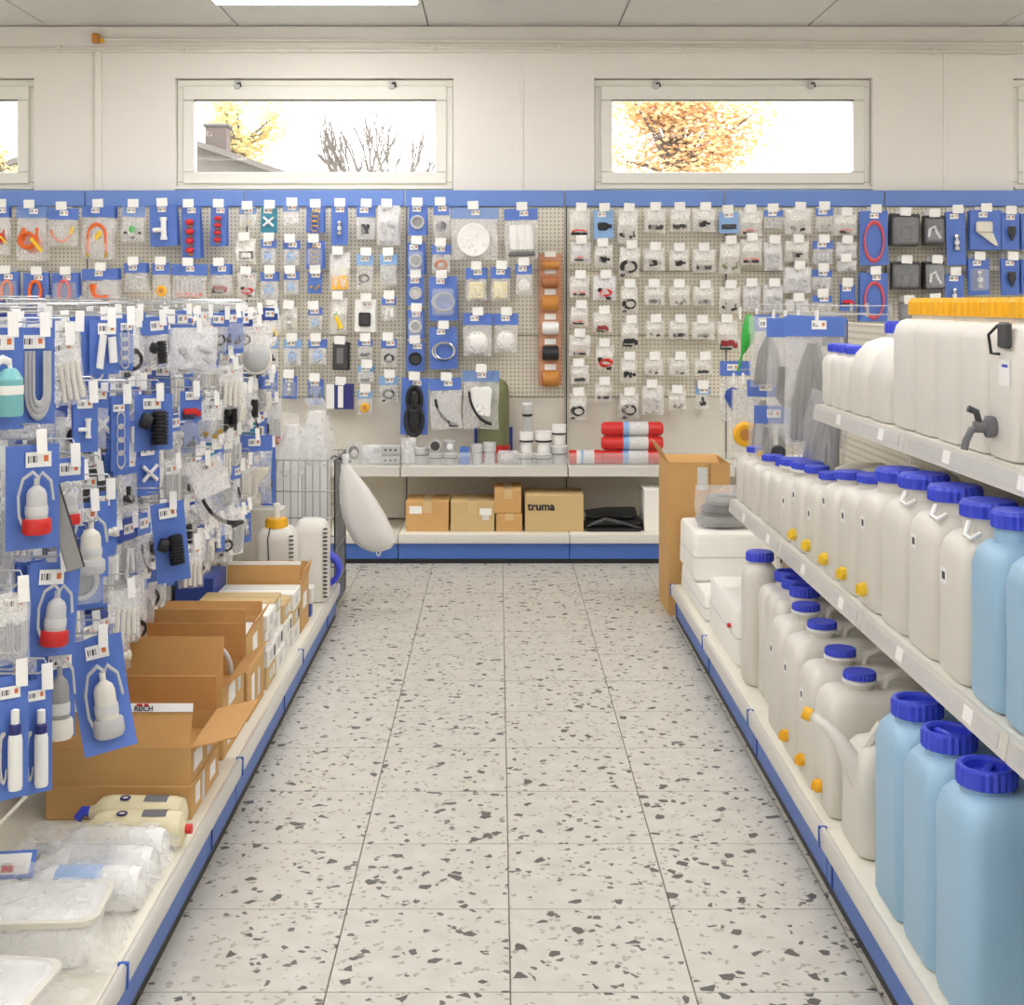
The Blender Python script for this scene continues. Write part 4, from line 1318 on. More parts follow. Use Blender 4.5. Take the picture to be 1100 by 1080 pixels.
# columns and rows inside each bay, for the labels
bays = {}
for it in items:
    cx = (it[0] + it[2]) / 2
    k = max(0, min(6, int((wx(cx, PD) - BX[0]) // 1)))
    bays.setdefault(k, []).append(it)
PLACE = {}
for k, its in bays.items():
    cols = []
    for it in sorted(its, key=lambda i: (i[0] + i[2]) / 2):
        cx = (it[0] + it[2]) / 2
        for c in cols:
            if abs(c[0] - cx) < 9 and all(not (it[1] < o[3] - 4 and o[1] < it[3] - 4) for o in c[1]):
                c[1].append(it)
                break
        else:
            cols.append([cx, [it]])
    cols.sort(key=lambda c: c[0])
    for ci, c in enumerate(cols):
        for ri, it in enumerate(sorted(c[1], key=lambda i: i[1])):
            PLACE[it[:4]] = (k, ci, ri)
rng = random.Random(11)
HF = 8.27                       # front end of the wall hooks
for it in items:
    x0, y0, x1, y1, kind, content, cm, n = it[:8]
    over = it[8] if len(it) > 8 else None
    k, ci, ri = PLACE[it[:4]]
    spot = '%s down, %s column, bay %s' % (ORD[ri], ORD[ci], BAYN[k])
    d = 8.17 if content in ('twodiscs', 'hosearc', 'whitearc') else HF + 0.02
    hf = d - 0.02
    w, h = (x1 - x0) * d / FPX, (y1 - y0) * d / FPX
    x, z = wx((x0 + x1) / 2, d), wz(y0, d)
    fl = 'film_cream' if kind == 'bag' and cm == 'film' else 'film'
    lab = KDESC[kind] % (CDESC[cm], DESC[content]) + ', ' + spot
    pack(kind, w, h, content, 'film_cream' if (kind == 'bag' and cm == 'film') else cm, lab, (x, d, z), rng.uniform(-.16, .06), rng.uniform(-.03, .03), n, 0.03, 'packs on the far wall', 'pack ' + spot, over=over,
         sticker=kind != 'bag' or cm == 'film_soft')
    if kind == 'bag':
        pass
    hk = thing('peg_hook', 'wire hook and white tag, ' + spot, 'hook', (x + rng.uniform(-.01, .01), hf, z - 0.004), (0, 0, 0), 'tagged hooks on the far wall')
    rod, tg = hook_meshes(PD - hf - 0.001, 0.066, 0.052, False)
    O('rod', rod, 'wire', hk)
    O('price_tag', tg, 'paper', hk, (0, -0.002, 0.018), (0, rng.uniform(-.06, .06), 0))

# strip of sealing spools
sp = thing('spool_strip', 'wooden board of brown, white and black cord spools on the far wall', 'spool board', (wx(591.5, 8.3), 8.36, wz(272, 8.3)))
hb = (415 - 272) * 8.3 / FPX
O('backing_board', MB().cbox(-0.072, 0.072, 0.0, 0.012, -hb, 0, 0.004), 'wood_strip', sp)
for v, m, r in ((320, 'spool_orange', 0.026), (381, 'spool_brown', 0.034), (458, 'spool_orange', 0.048), (549, 'white', 0.04), (640, 'black', 0.046), (733, 'spool_orange', 0.05)):
    z = wz(190 + v / 3.375, 8.3) - wz(272, 8.3)
    s = O('spool', MB().lathe([(0.0, -0.05), (r * 0.9, -0.05), (r, -0.04), (r, 0.04), (r * 0.9, 0.05), (0.0, 0.05)], 18, T(0, -0.03, 0, 0, 90)), m, sp, (0, 0, z))
    O('price_label', MB().box(-0.035, 0.035, -0.004, -0.001, -0.018, 0.018), 'paper', sp, (0, 0, z + 0.07))

# ------------------------------------------------------------------ goods on the far shelf and base
SH, SD = 0.5462, 8.14


def on_shelf(px0, px1, d=SD):
    return wx((px0 + px1) / 2, d), (px1 - px0) * d / FPX


def cup(name, px0, px1, ytop, m, label, cat='pipe fitting', ring='dark_grey', d=SD, z0=None, parts=True, group='grey pipe fittings on the far shelf'):
    x, w = on_shelf(px0, px1, d)
    z0 = SH if z0 is None else z0
    h = wz(ytop, d) - z0
    r = w / 2
    t = thing(name, label, cat, (x, d, z0), (0, 0, 0), group)
    O('socket', MB().lathe([(0.0, 0.0), (r * 0.8, 0.0), (r * 0.8, h * 0.55), (r, h * 0.6), (r, h * 0.96), (r * 0.92, h), (r * 0.8, h), (r * 0.75, h * 0.7), (0, h * 0.68)], 20), m, t)
    if parts:
        O('rubber_ring', MB().lathe([(r * 0.82, h * 0.5), (r * 1.02, h * 0.52), (r * 1.02, h * 0.58), (r * 0.82, h * 0.6)], 20, cap=False), ring, t)
        O('lip', MB().lathe([(r * 0.9, h * 0.9), (r * 1.05, h * 0.91), (r * 1.05, h * 0.99), (r * 0.9, h)], 20, cap=False), 'white', t)
    return t


def lumpbag(name, px0, px1, ytop, film_, label, inner, d=SD, z0=SH, cat='bag'):
    x, w = on_shelf(px0, px1, d)
    h = wz(ytop, d) - z0
    t = thing(name, label, cat, (x, d, z0 + h))
    O('bag', PILL[int(px0) % 5], film_, t, (0, 0, 0), (0, 0, 0), (w, 0.1, h))
    for pn, me, pm in lib(inner):
        O(pn, me, pm, t, (0, -0.005, -h * 0.5), (0, 0, 0), (w * 0.8, w * 0.5, h * 0.85))


lumpbag('bagged_part', 372, 389, 474, 'film_grey', 'clear bag of dark cables at the end of the far shelf behind the water bag', 'coil')
lumpbag('bagged_part', 388, 409, 478, 'film_soft', 'crumpled white bag beside the bag of dark cables on the far shelf', 'clips')
cn = thing('connector_block', 'grey double-row connector block on the far shelf', 'connector', (wx(420, SD), SD, SH))
for q in range(2):
    O('clip_bar', MB().cbox(-0.058, 0.058, -0.04, 0.04, 0.002 + 0.062 * q, 0.055 + 0.062 * q, 0.006), 'light_grey', cn)
    for e in (-0.03, 0.0, 0.03):
        O('screw', MB().lathe([(0, 0.004), (0.007, 0.004), (0.007, 0), (0, 0)], 8, rx90(e, -0.041, 0.028 + 0.062 * q)), 'dark_grey', cn)
lumpbag('bagged_part', 431, 447, 470, 'film_soft', 'tall white wrapped part between the connector block and grey cups', 'twotubes')
cup('pipe_socket', 446, 461, 480, 'light_grey', 'squat grey pipe socket right of the tall wrapped part')
cup('pipe_socket', 461, 476, 486, 'light_grey', 'grey socket that carries an elbow with a round dark mouth')
e1 = thing('elbow_pipe', 'grey elbow with dark round mouth sitting on a grey socket', 'pipe fitting', (wx(468, SD), SD, wz(486, SD)), (0, 0, 0), 'grey pipe fittings on the far shelf')
O('elbow', MB().tube([(0, 0, 0), (0, 0, 0.03), (0, -0.02, 0.045), (0, -0.07, 0.045)], 0.036, 16), 'light_grey', e1)
O('mouth', MB().lathe([(0, 0.001), (0.028, 0.001), (0.028, -0.004), (0, -0.004)], 16, rx90(0, -0.071, 0.045)), 'dark_grey', e1)
cup('pipe_socket', 476, 491, 486, 'light_grey', 'grey socket that carries a branch piece left of the blue box')
e2 = thing('branch_pipe', 'grey branch piece on a socket just left of the small blue box', 'pipe fitting', (wx(483.5, SD), SD, wz(486, SD)), (0, 0, 0), 'grey pipe fittings on the far shelf')
O('branch', MB().lathe([(0, 0), (0.036, 0), (0.036, 0.062), (0.04, 0.064), (0.04, 0.074), (0, 0.074)], 16), 'light_grey', e2)
O('mouth', MB().lathe([(0, 0.03), (0.018, 0.03), (0.02, 0), (0, 0)], 12, rx90(0, -0.028, 0.04)), 'white', e2)
sb = thing('sealant_box', 'small upright blue box on the far shelf', 'box', (wx(499, SD), SD, SH))
O('carton', MB().cbox(-0.028, 0.028, -0.03, 0.03, 0, 0.105, 0.003), 'card_blue', sb)
O('printed_band', MB().box(-0.0285, 0.0285, -0.0305, 0.02, 0.05, 0.075), 'card_pale_blue', sb)
cup('pipe_socket', 506, 519, 477, 'light_grey', 'grey cup right of the small blue box', parts=False)
cup('pipe_socket', 519, 533, 475, 'light_grey', 'slightly taller grey cup in front of the olive gas bottle', parts=False)
lumpbag('bagged_part', 535, 557, 484, 'film_soft', 'low white bag between the grey cups and black-ringed fittings', 'clips')
cup('roof_vent', 557, 573, 487, 'light_grey', 'grey roof vent stub with black ring, carrying the tall narrow stub', ring='black')
cup('roof_vent', 574, 593, 487, 'light_grey', 'grey vent stub in the middle of the ringed group', ring='black')
cup('roof_vent', 592, 609, 478, 'light_grey', 'tallest lower vent stub next to the wall bay joint', ring='black')
cup('roof_vent', 558, 573, 463, 'white', 'white slotted vent cap on the first ringed stub', ring='black', z0=wz(487, SD) + 0.001)
cup('roof_vent', 575, 593, 463, 'white', 'white slotted vent cap on the middle ringed stub', ring='black', z0=wz(487, SD) + 0.001)
cup('roof_vent', 593, 608, 456, 'white', 'white slotted vent cap nearest the wall bay joint', ring='black', z0=wz(478, SD) + 0.001)
cup('roof_vent', 561, 572, 432, 'light_grey', 'narrow grey stub with black ring on top of the vent stack', ring='black', z0=wz(463, SD) + 0.001)
# olive gas bottle with red ring on a blue sign
gb = thing('gas_bottle', 'olive green gas bottle with red foot ring behind the grey cups', 'gas bottle', (wx(530, 8.295), 8.295, SH))
rg = 0.098
O('bottle', MB().lathe([(0, 0.09), (rg, 0.09), (rg, 0.42), (rg * 0.93, 0.47), (rg * 0.7, 0.5), (rg * 0.3, 0.515), (0.0, 0.52)], 24), 'olive', gb)
O('foot_ring', MB().lathe([(rg * 0.9, 0.0), (rg * 1.02, 0.0), (rg * 1.08, 0.05), (rg * 1.06, 0.1), (rg * 0.95, 0.11)], 24), 'red', gb)
O('valve', MB().lathe([(0, 0.515), (0.02, 0.515), (0.02, 0.55), (0, 0.55)], 10), 'dark_grey', gb)
sg = thing('promo_box', 'blue printed box under the olive gas bottle', 'box', (wx(530, 8.4), 8.418, SH))
O('carton', MB().cbox(-0.12, 0.12, -0.006, 0.015, 0, 0.2, 0.003), 'card_navy', sg)
O('red_arc', MB().tube(arc(0, 0.19, 0.1, 0.07, 200, 340, 12, -0.008), 0.008, 6), 'red', sg)


def cyl_bottle(name, px0, px1, pyc, r, m, label, d, z, tip=None, group=None):
    x, w = on_shelf(px0, px1, d)
    t = thing(name, label, 'bottle', (x, d, z), (0, 0, 0), group)
    L = w / 2
    O('cylinder', MB().lathe([(0, -L), (r * 0.7, -L), (r * 0.95, -L + 0.012), (r, -L + 0.03), (r, L - 0.03), (r * 0.95, L - 0.012), (r * 0.7, L), (0, L)], 20, T(0, 0, 0, 0, 90)), m, t)
    O('print_label', MB().lathe([(r * 1.005, -L * 0.3), (r * 1.008, -L * 0.29), (r * 1.008, L * 0.5), (r * 1.005, L * 0.51)], 20, T(0, 0, 0, 0, 90), cap=False), 'label_print', t)
    O('blue_print', MB().lathe([(r * 1.01, -L * 0.3), (r * 1.012, -L * 0.29), (r * 1.012, -L * 0.12), (r * 1.01, -L * 0.11)], 20, T(0, 0, 0, 0, 90), cap=False), 'card_pale_blue', t)
    return t


for q, (py, s) in enumerate(((493, 'bottom'), (477, 'middle'), (463, 'top'))):
    cyl_bottle('red_cylinder', 646 if q else 645, 712, py, 0.0425, 'red', '%s red cylinder of the stack of three lying on the far shelf' % s, SD, SH + 0.044 + q * 0.0855, group='stacked red cylinders')
cyl_bottle('red_can', 612, 645, 495, 0.042, 'white', 'white can with red ends lying left of the red cylinders', SD, SH + 0.044)
rc = bpy.data.objects['red_can']
for s in (-1, 1):
    O('red_end', MB().lathe([(0, -0.022), (0.043, -0.022), (0.0435, 0.022), (0, 0.022)], 20, T(s * 0.075, 0, 0, 0, 90)), 'red', rc)


def carton(name, label, x0, x1, y0, y1, z0, z1, m='carton', stickers=(), tape=True, cat='carton', group=None, flaps=(), inner=None, open_top=False, texts=()):
    """a cardboard box; open_top leaves it open with flaps: (side, angle, length) hinged at the rim, angle 0 = lying outward, 90 = upright"""
    cx, cy = (x0 + x1) / 2, (y0 + y1) / 2
    hx, hy, h = (x1 - x0) / 2, (y1 - y0) / 2, z1 - z0
    t = thing(name, label, cat, (cx, cy, z0), (0, 0, 0), group)
    if not open_top:
        O('box_body', MB().cbox(-hx, hx, -hy, hy, 0, h, 0.003), m, t)
        if tape:
            O('tape', MB().box(-0.025, 0.025, -hy - 0.0008, -hy + 0.001, h * 0.62, h).box(-0.025, 0.025, -hy - 0.0008, hy, h - 0.0004, h + 0.0008), 'tape', t)
        O('lid_seam', MB().box(-hx + 0.003, hx - 0.003, -0.0015, 0.0015, h - 0.0002, h + 0.0004), 'barrier', t) if not tape else None
    else:
        th = 0.004
        b = MB()
        b.box(-hx, hx, -hy, hy, 0, th)
        for a in ((-hx, hx, -hy, -hy + th), (-hx, hx, hy - th, hy), (-hx, -hx + th, -hy + th, hy - th), (hx - th, hx, -hy + th, hy - th)):
            b.box(*a, th, h)
        O('box_body', b, m, t)
        for side, ang, ln in flaps:
            wd = hx if side in 'fb' else hy
            f = MB().box(-wd + 0.002, wd - 0.002, 0, ln, -th / 2, th / 2)
            rz, lx, ly = {'f': (180, 0, -hy + th / 2), 'b': (0, 0, hy - th / 2), 'l': (90, -hx + th / 2, 0), 'r': (-90, hx - th / 2, 0)}[side]
            e = O('flap', f, 'carton_inner' if m == 'carton' else m, t, (lx, ly, h))
            e.rotation_euler = (R(ang), 0, R(rz))
    for side, u, v, sw, sh, sm in stickers:
        sbm = MB().box(-sw / 2, sw / 2, -0.0006, 0.0006, -sh / 2, sh / 2)
        loc, rz = {'f': ((u * hx, -hy - 0.0008, v * h), 0), 'r': ((hx + 0.0008, u * hy, v * h), R(90)), 'l': ((-hx - 0.0008, u * hy, v * h), R(-90))}[side]
        O('sticker', sbm, sm, t, loc, (0, 0, rz))
    for side, u, v, size, body, tm in texts:
        loc, rz = {'f': ((u * hx, -hy - 0.0018, v * h), 0), 'r': ((hx + 0.0018, u * hy, v * h), R(90)), 'l': ((-hx - 0.0018, u * hy, v * h), R(-90))}[side]
        text('lettering', body, size, tm, t, loc, (R(90), 0, rz), size * 0.03)
    if inner:
        O('contents', MB().box(-hx + 0.01, hx - 0.01, -hy + 0.01, hy - 0.01, 0.006, h * inner[0]), inner[1], t)
    return t


def pxbox(px0, px1, py0, py1, d, depth):
    return wx(px0, d), wx(px1, d), d, d + depth, wz(py1, d), wz(py0, d)


BD = 7.97


def base_carton(label, px0, px1, ytop, m='carton', z0=None, **k):
    x0, x1 = wx(px0, BD), wx(px1, BD)
    z0 = DK + 0.0005 if z0 is None else z0
    return carton('cardboard_box', label, x0, x1, BD, BD + 0.3, z0, wz(ytop, BD), m, group='cartons on the far base shelf', **k)


base_carton('sealed brown carton with a white label, leftmost on the far base shelf', 436, 482, 539, stickers=[('f', -0.55, 0.72, 0.075, 0.045, 'paper')])
base_carton('sealed carton with two small labels, second on the far base shelf', 484, 531, 539, 'carton_pale', stickers=[('f', 0.6, 0.66, 0.07, 0.04, 'paper'), ('f', 0.6, 0.46, 0.04, 0.03, 'label_print')])
base_carton('small carton carrying another on the far base shelf', 533, 561, 552)
base_carton('small carton on top of another one beside the lettered carton', 531, 560, 526, z0=wz(552, BD) + 0.001)
base_carton('wide pale carton with black lettering on the far base shelf', 564, 627, 532, 'carton_pale', tape=False, texts=[('f', -0.45, 0.68, 0.066, 'truma', 'black')])
base_carton('white upright carton at the end of the far base shelf', 692, 715, 526, 'foam_white', tape=False)
bb = thing('folded_bag', 'folded black plastic bag lying between lettered and white cartons', 'bag', (wx(659, BD), BD + 0.12, DK + 0.001))
m_ = MB()
for q in range(3):
    hz = 0.038 * q
    m_.loft([(hz, 0.012 * math.sin(q * 2), 0, 0.165 - 0.012 * q, 0.13 - 0.01 * q, 0.03), (hz + 0.018, 0.012 * math.sin(q * 2), 0, 0.175 - 0.012 * q, 0.135 - .01 * q, 0.03), (hz + 0.037, 0.01 + 0.02 * q, 0.01, 0.155 - 0.03 * q, 0.11 - .01 * q, 0.03)], 4)
O('folds', m_, 'black', bb)
O('loose_fold', MB().tube([(-0.16, -0.12, 0.03), (-0.05, -0.13, 0.075), (0.06, -0.13, 0.05), (0.16, -0.12, 0.02)], [0.006, 0.014, 0.01, 0.005], 7), 'dark_grey', bb)

# ------------------------------------------------------------------ canisters (local x = into the shelf, y = along the aisle)
def can_body(hx, hy, h, shoulder=0.05, r=0.03, slope=False):
    m = MB()
    s = shoulder
    secs = [(0.0, 0, 0, hx - 0.014, hy - 0.014, r), (0.006, 0, 0, hx - 0.004, hy - 0.004, r), (0.02, 0, 0, hx, hy, r), (h * 0.45, 0, 0, hx - 0.001, hy - 0.001, r),
            (h - s, 0, 0, hx, hy, r), (h - s * 0.45, 0, 0, hx - s * 0.14, hy - s * 0.14, r), (h - s * 0.15, 0, 0, hx - s * 0.36, hy - s * 0.36, r), (h, 0, 0, hx - s * 0.72, hy - s * 0.68, r * 0.8)]
    m.loft(secs, 5)
    return m


def cap_mesh(r, h, style):
    n = 48
    if style == 'flat':
        return MB().lathe([(r * 0.98, 0), (r, 0.002), (r, h * 0.8), (r * 0.93, h), (r * 0.6, h * 0.97), (0, h * 0.95)], n, rib=r * 0.06, ribrange=(1, 2))
    if style == 'ring':
        return MB().lathe([(r * 0.95, 0), (r, 0.002), (r, h * 0.85), (r * 0.94, h), (r * 0.8, h), (r * 0.72, h * 0.85), (r * 0.7, h * 0.45), (0, h * 0.4)], n, rib=r * 0.05, ribrange=(1, 2))
    return MB().lathe([(r * 0.98, 0), (r, 0.002), (r, h * 0.75), (r * 0.9, h), (0, h)], n, rib=r * 0.06, ribrange=(1, 2))


def canister(label, X, d, z, hx, hy, h, m='can_natural', cap='cap_blue', cr=0.045, chh=0.03, style='flat', capx=0.0, capy=0.0, neck=0.02, handle=False, tapm=None, tapz=0.05, stick=None, strap=False, name='water_canister',
             group=None, shoulder=0.05, rz=0.0, rimm=None, cat='canister', r=0.03):
    """X: front face of the can on the right-hand shelves; the can stands behind that face"""
    t = thing(name, label, cat, (X + hx, d, z), (0, 0, rz), group)
    O('body', can_body(hx, hy, h, shoulder, r), m, t)
    cx, cy = -hx + capx if capx else 0.0, capy
    O('neck', MB().lathe([(cr * 0.86, h - 0.02), (cr * 0.86, h + neck), (0, h + neck)], 22, T(cx, cy, 0)), m, t)
    c = O('cap', cap_mesh(cr, chh, style).mesh('cap', 14), cap, t, (cx, cy, h + neck - 0.004))
    if style == 'ring':
        O('cap_bridge', MB().cbox(-cr * 0.7, cr * 0.7, -cr * 0.13, cr * 0.13, chh * 0.4, chh * 0.8, 0.003), cap, c, rot=(0, 0, random.uniform(0, 3)))
    if rimm:
        O('collar', MB().lathe([(cr * 0.9, -0.012), (cr * 1.04, -0.01), (cr * 1.04, -0.003), (cr * 0.9, -0.001)], 24, cap=False), rimm, c)
    if handle:
        O('handle', MB().tube([(cx + cr + 0.02, 0, h - 0.01), (cx + cr + 0.03, 0, h + 0.022), (cx + cr + 0.06, 0, h + 0.034), (hx - 0.06, 0, h + 0.034), (hx - 0.035, 0, h + 0.02), (hx - 0.03, 0, h - 0.01)], 0.014, 8), m, t)
    if strap:
        O('strap', MB().tube([(cx - cr * 0.9, -cr * 0.6, h + neck - 0.01), (cx - cr * 1.15, -cr * 0.9, h + 0.0), (cx - cr * 1.05, -cr * 1.2, h - 0.005), (cx - cr * 0.7, -cr * 1.15, h + 0.006)], 0.006, 7), 'white', t)
    if tapm:
        tp = O('tap', MB().lathe([(0, 0), (0.017, 0), (0.019, 0.004), (0.019, 0.016), (0.012, 0.02), (0, 0.02)], 16, T(0, 0, 0, 0, -90), rib=0.002, ribrange=(2, 3)), tapm, t, (-hx + 0.001, 0, tapz))
        O('tap_wing', MB().cbox(-0.026, -0.018, -0.003, 0.003, -0.012, 0.012, 0.001), tapm, tp)
    if stick:
        st = O('sticker', MB().box(-0.0008, 0.0004, -0.02, 0.02, -0.017, 0.017), 'paper', t, (-hx - 0.0006, stick[0], h * stick[1]))
        O('print_mark', MB().box(-0.0014, -0.0008, -0.009, 0.009, -0.008, 0.008), 'dark_grey', st)
    return t


MX = MSX + 0.022
GM, GU, GB = 'canisters on the middle shelf', 'containers on the top shelf', 'canisters on the bottom deck'
# --- middle shelf, from the far end towards the camera
mid = [
    (5.40, .075, .185, 'flat', .035, 'far-end slim white canister with flat blue cap on the middle shelf', {}),
    (5.235, .075, .185, 'flat', .022, 'slim white canister with small yellow cap on the middle shelf', dict(cap='yellow')),
    (5.07, .075, .19, 'flat', .04, 'slim white canister with flat blue cap, third on the middle shelf', {}),
    (4.905, .075, .19, 'knurl', .022, 'slim white canister with narrow upright blue cap, fourth on the middle shelf', {}),
    (4.735, .08, .205, 'flat', .055, 'white-collared jar canister, fifth on the middle shelf', dict(rimm='white', neck=.03)),
    (4.555, .085, .215, 'flat', .055, 'white-collared jar canister with grey mark, sixth on the middle shelf', dict(rimm='white', neck=.03, stick=(-.02, .62))),
    (4.36, .09, .235, 'flat', .04, 'farthest yellow-tapped white canister on the middle shelf', dict(tapm='yellow', handle=True, stick=(.02, .75))),
    (4.165, .09, .24, 'flat', .04, 'second yellow-tapped white canister on the middle shelf', dict(tapm='yellow', handle=True, stick=(0, .62))),
    (3.945, .1, .27, 'flat', .045, 'middle yellow-tapped white canister of five on the middle shelf', dict(tapm='yellow', handle=True, stick=(.03, .8))),
    (3.735, .095, .288, 'flat', .052, 'fourth yellow-tapped white canister on the middle shelf', dict(tapm='yellow', handle=True, stick=(.02, .72))),
    (3.53, .1, .308, 'knurl', .058, 'nearest yellow-tapped white canister on the middle shelf', dict(tapm='yellow', neck=.03, stick=(0.02, .72))),
    (3.31, .1, .32, 'knurl', .062, 'broad white canister with ribbed blue cap and white strap', dict(neck=.032, strap=True)),
    (3.085, .1, .322, 'knurl', .062, 'broad white canister with barcode sticker and ribbed blue cap', dict(neck=.032, strap=True, stick=(.03, .78))),
    (2.875, .09, .315, 'knurl', .06, 'white canister with two stickers beside the blue canisters', dict(neck=.036, strap=True, stick=(.03, .68))),
    (2.68, .085, .33, 'knurl', .05, 'pale blue canister on the middle shelf nearest the white ones', dict(m='can_blue', neck=.03)),
    (2.495, .085, .33, 'knurl', .05, 'pale blue canister at the picture edge on the middle shelf', dict(m='can_blue', neck=.03))]
for d, hy, h, st, cr, lab, kw in mid:
    kw = dict(kw)
    kw.setdefault('capx', 0.085 if cr > 0.05 else 0.07)
    canister(lab, MX, d, MST + 0.0005, 0.17, hy - 0.003, h, style=st, cr=cr, chh=0.034 if st == 'knurl' else 0.022, group=GM, shoulder=0.055 if hy > .08 else 0.04, **kw)
mb2 = bpy.data.objects
# --- top shelf
UX = USX + 0.02
for q, d in enumerate((4.42, 4.305, 4.19)):
    canister(['far-end small white canister with blue cap on the top shelf', 'middle one of three small blue-capped canisters on the top shelf', 'third small blue-capped canister beside a round-shouldered one'][q],
             UX, d, UST + 0.0005, 0.11, 0.054, 0.17, style='knurl', cr=0.038, chh=0.026, neck=0.012, capx=0.05, group=GU, shoulder=0.03, m='can_white')
for q, d in enumerate((4.03, 3.815)):
    canister(['round-shouldered white canister right of three small ones on the top shelf', 'round-shouldered white canister just left of the yellow-capped tanks'][q],
             UX, d, UST + 0.0005, 0.12, 0.096, 0.235, style='knurl', cr=0.042, chh=0.036, neck=0.016, capx=0.13, group=GU, shoulder=0.11, m='can_white')
for q in range(5):
    d = 3.60 - 0.178 * q
    t = canister(['first yellow-capped tank, right of the round-shouldered canisters', 'second yellow-capped tank on the top shelf', 'third yellow-capped tank on the top shelf',
                  'fourth yellow-capped tank, beside the tapped one', 'nearest tank with grey tap and black buckle strap on the top shelf'][q],
                 UX + 0.005, d, UST + 0.0005, 0.144, 0.087, 0.295, style='knurl', cap='amber', cr=0.066, chh=0.045, neck=0.015, capx=0.09, group=GU, shoulder=0.04, m='can_white', name='water_tank', cat='water tank')
    if q == 4:
        tp = O('tap', MB().lathe([(0, 0), (0.022, 0), (0.024, 0.006), (0.024, 0.018), (0.013, 0.022), (0.013, 0.045), (0, 0.047)], 18, T(0, 0, 0, 0, -90)), 'mid_grey', t, (-0.143, 0.03, 0.07))
        O('spout', MB().tube([(-0.03, 0, 0), (-0.05, 0, -0.006), (-0.062, 0, -0.03), (-0.066, 0, -0.05)], 0.0085, 8), 'mid_grey', tp)
        O('lever', MB().tube([(-0.034, 0, 0.01), (-0.04, 0, 0.032), (-0.058, 0, 0.04)], 0.0075, 8), 'dark_grey', tp)
        bk = O('buckle', MB().cbox(-0.012, 0.0, -0.03, 0.03, -0.028, 0.028, 0.005), 'dark_grey', t, (-0.144, -0.045, 0.27))
        O('buckle_strap', MB().tube([(-0.01, 0.03, 0.02), (-0.02, 0.055, 0.0), (-0.016, 0.05, -0.04), (-0.01, 0.02, -0.04)], 0.0035, 6), 'black', bk)
        lb = O('sticker', MB().box(-0.0008, 0.0004, -0.03, 0.03, -0.028, 0.028), 'paper', t, (-0.1447, -0.03, 0.19))
        O('blue_print', MB().box(-0.0014, -0.0008, -0.02, 0.012, 0.012, 0.018), 'cap_blue', lb)
# --- bottom deck
BZ = 0.1665
fx = 0.868
# white boxes of camping toilets at the far end
def white_box(label, X0, X1, d0, d1, z0, z1, red=None):
    t = thing('portable_toilet', label, 'portable toilet', ((X0 + X1) / 2, (d0 + d1) / 2, z0))
    hx, hy, h = (X1 - X0) / 2, (d1 - d0) / 2, z1 - z0
    O('tank', MB().loft([(0, 0, 0, hx - 0.01, hy - 0.01, 0.02), (0.012, 0, 0, hx, hy, 0.025), (h - 0.015, 0, 0, hx - 0.004, hy - 0.004, 0.025), (h - 0.004, 0, 0, hx - 0.012, hy - 0.012, 0.02), (h, 0, 0, hx - 0.03, hy - 0.03, 0.02)], 4), 'foam_white', t)
    O('seam', MB().loft([(h * 0.5, 0, 0, hx + 0.001, hy + 0.001, 0.025), (h * 0.5 + 0.004, 0, 0, hx + 0.001, hy + 0.001, 0.025)], 4, cap=False), 'light_grey', t)
    if red:
        O('red_mark', MB().lathe([(0, 0.004), (0.05, 0.004), (0.055, 0), (0, 0)], 20), 'red', t, red)
    return t


white_box('lower white tank under the square-edged toilet box on the bottom deck', 0.875, 1.3, 5.72, 6.46, BZ, 0.282)
white_box('square white toilet box with red disc on its top', 0.87, 1.26, 5.98, 6.47, 0.2835, 0.497, red=(0.0, 0.0, 0.213))
tb = white_box('white slab-shaped waste tank with small red button on the bottom deck', 0.885, 1.3, 5.0, 5.66, BZ, 0.38)
O('red_button', MB().lathe([(0, 0.012), (0.008, 0.012), (0.01, 0), (0, 0)], 10, T(0, 0, 0, 0, -90)), 'red', tb, (-0.208, -0.2, 0.13))
canister('tall round-edged white canister with blue cap between the slab tank and ring-capped cans', 0.875, 4.82, BZ, 0.062, 0.075, 0.43, cr=0.05, chh=0.032, style='knurl', neck=0.012, group=GB, shoulder=0.045, r=0.05)
for q, d in enumerate((4.655, 4.535, 4.415)):
    canister(['farthest white canister with blue ring cap on the bottom deck', 'middle white canister with blue ring cap on the bottom deck', 'nearest white canister with blue ring cap on the bottom deck'][q],
             0.905, d, BZ, 0.16, 0.057, 0.385, cr=0.05, chh=0.034, style='ring', neck=0.018, capx=0.1, group=GB, shoulder=0.04)
for q, (d, h) in enumerate(((4.255, 0.365), (4.045, 0.36), (3.83, 0.335), (3.625, 0.325))):
    canister(['first flat-blue-capped canister, next to the ring-capped ones', 'second flat-blue-capped canister with yellow tap on the bottom deck', 'third flat-blue-capped canister with yellow tap on the bottom deck', 'last flat-blue-capped canister with yellow tap, behind the spouted jug'][q],
             fx, d, BZ, 0.19, 0.098, h, cr=0.044, chh=0.018, style='flat', neck=0.03, capx=0.105, group=GB, rimm='white', handle=True, tapm='amber' if q else None, tapz=0.06, stick=(0.02, 0.72), shoulder=0.06)
jug = thing('spouted_jug', 'natural white jug with long yellow-tipped spout in front of the blue canisters', 'jug', (fx + 0.14, 3.37, BZ))
O('body', can_body(0.13, 0.1, 0.27, 0.07, 0.035), 'can_natural', jug)
O('spout', MB().tube([(-0.1, -0.02, 0.16), (-0.135, -0.03, 0.23), (-0.16, -0.02, 0.275), (-0.19, 0.0, 0.303), (-0.222, 0.02, 0.322)], [0.03, 0.024, 0.018, 0.015, 0.012], 10), 'can_white', jug)
O('spout_tip', MB().tube([(-0.22, 0.019, 0.321), (-0.238, 0.028, 0.328)], 0.0165, 10), 'amber', jug)
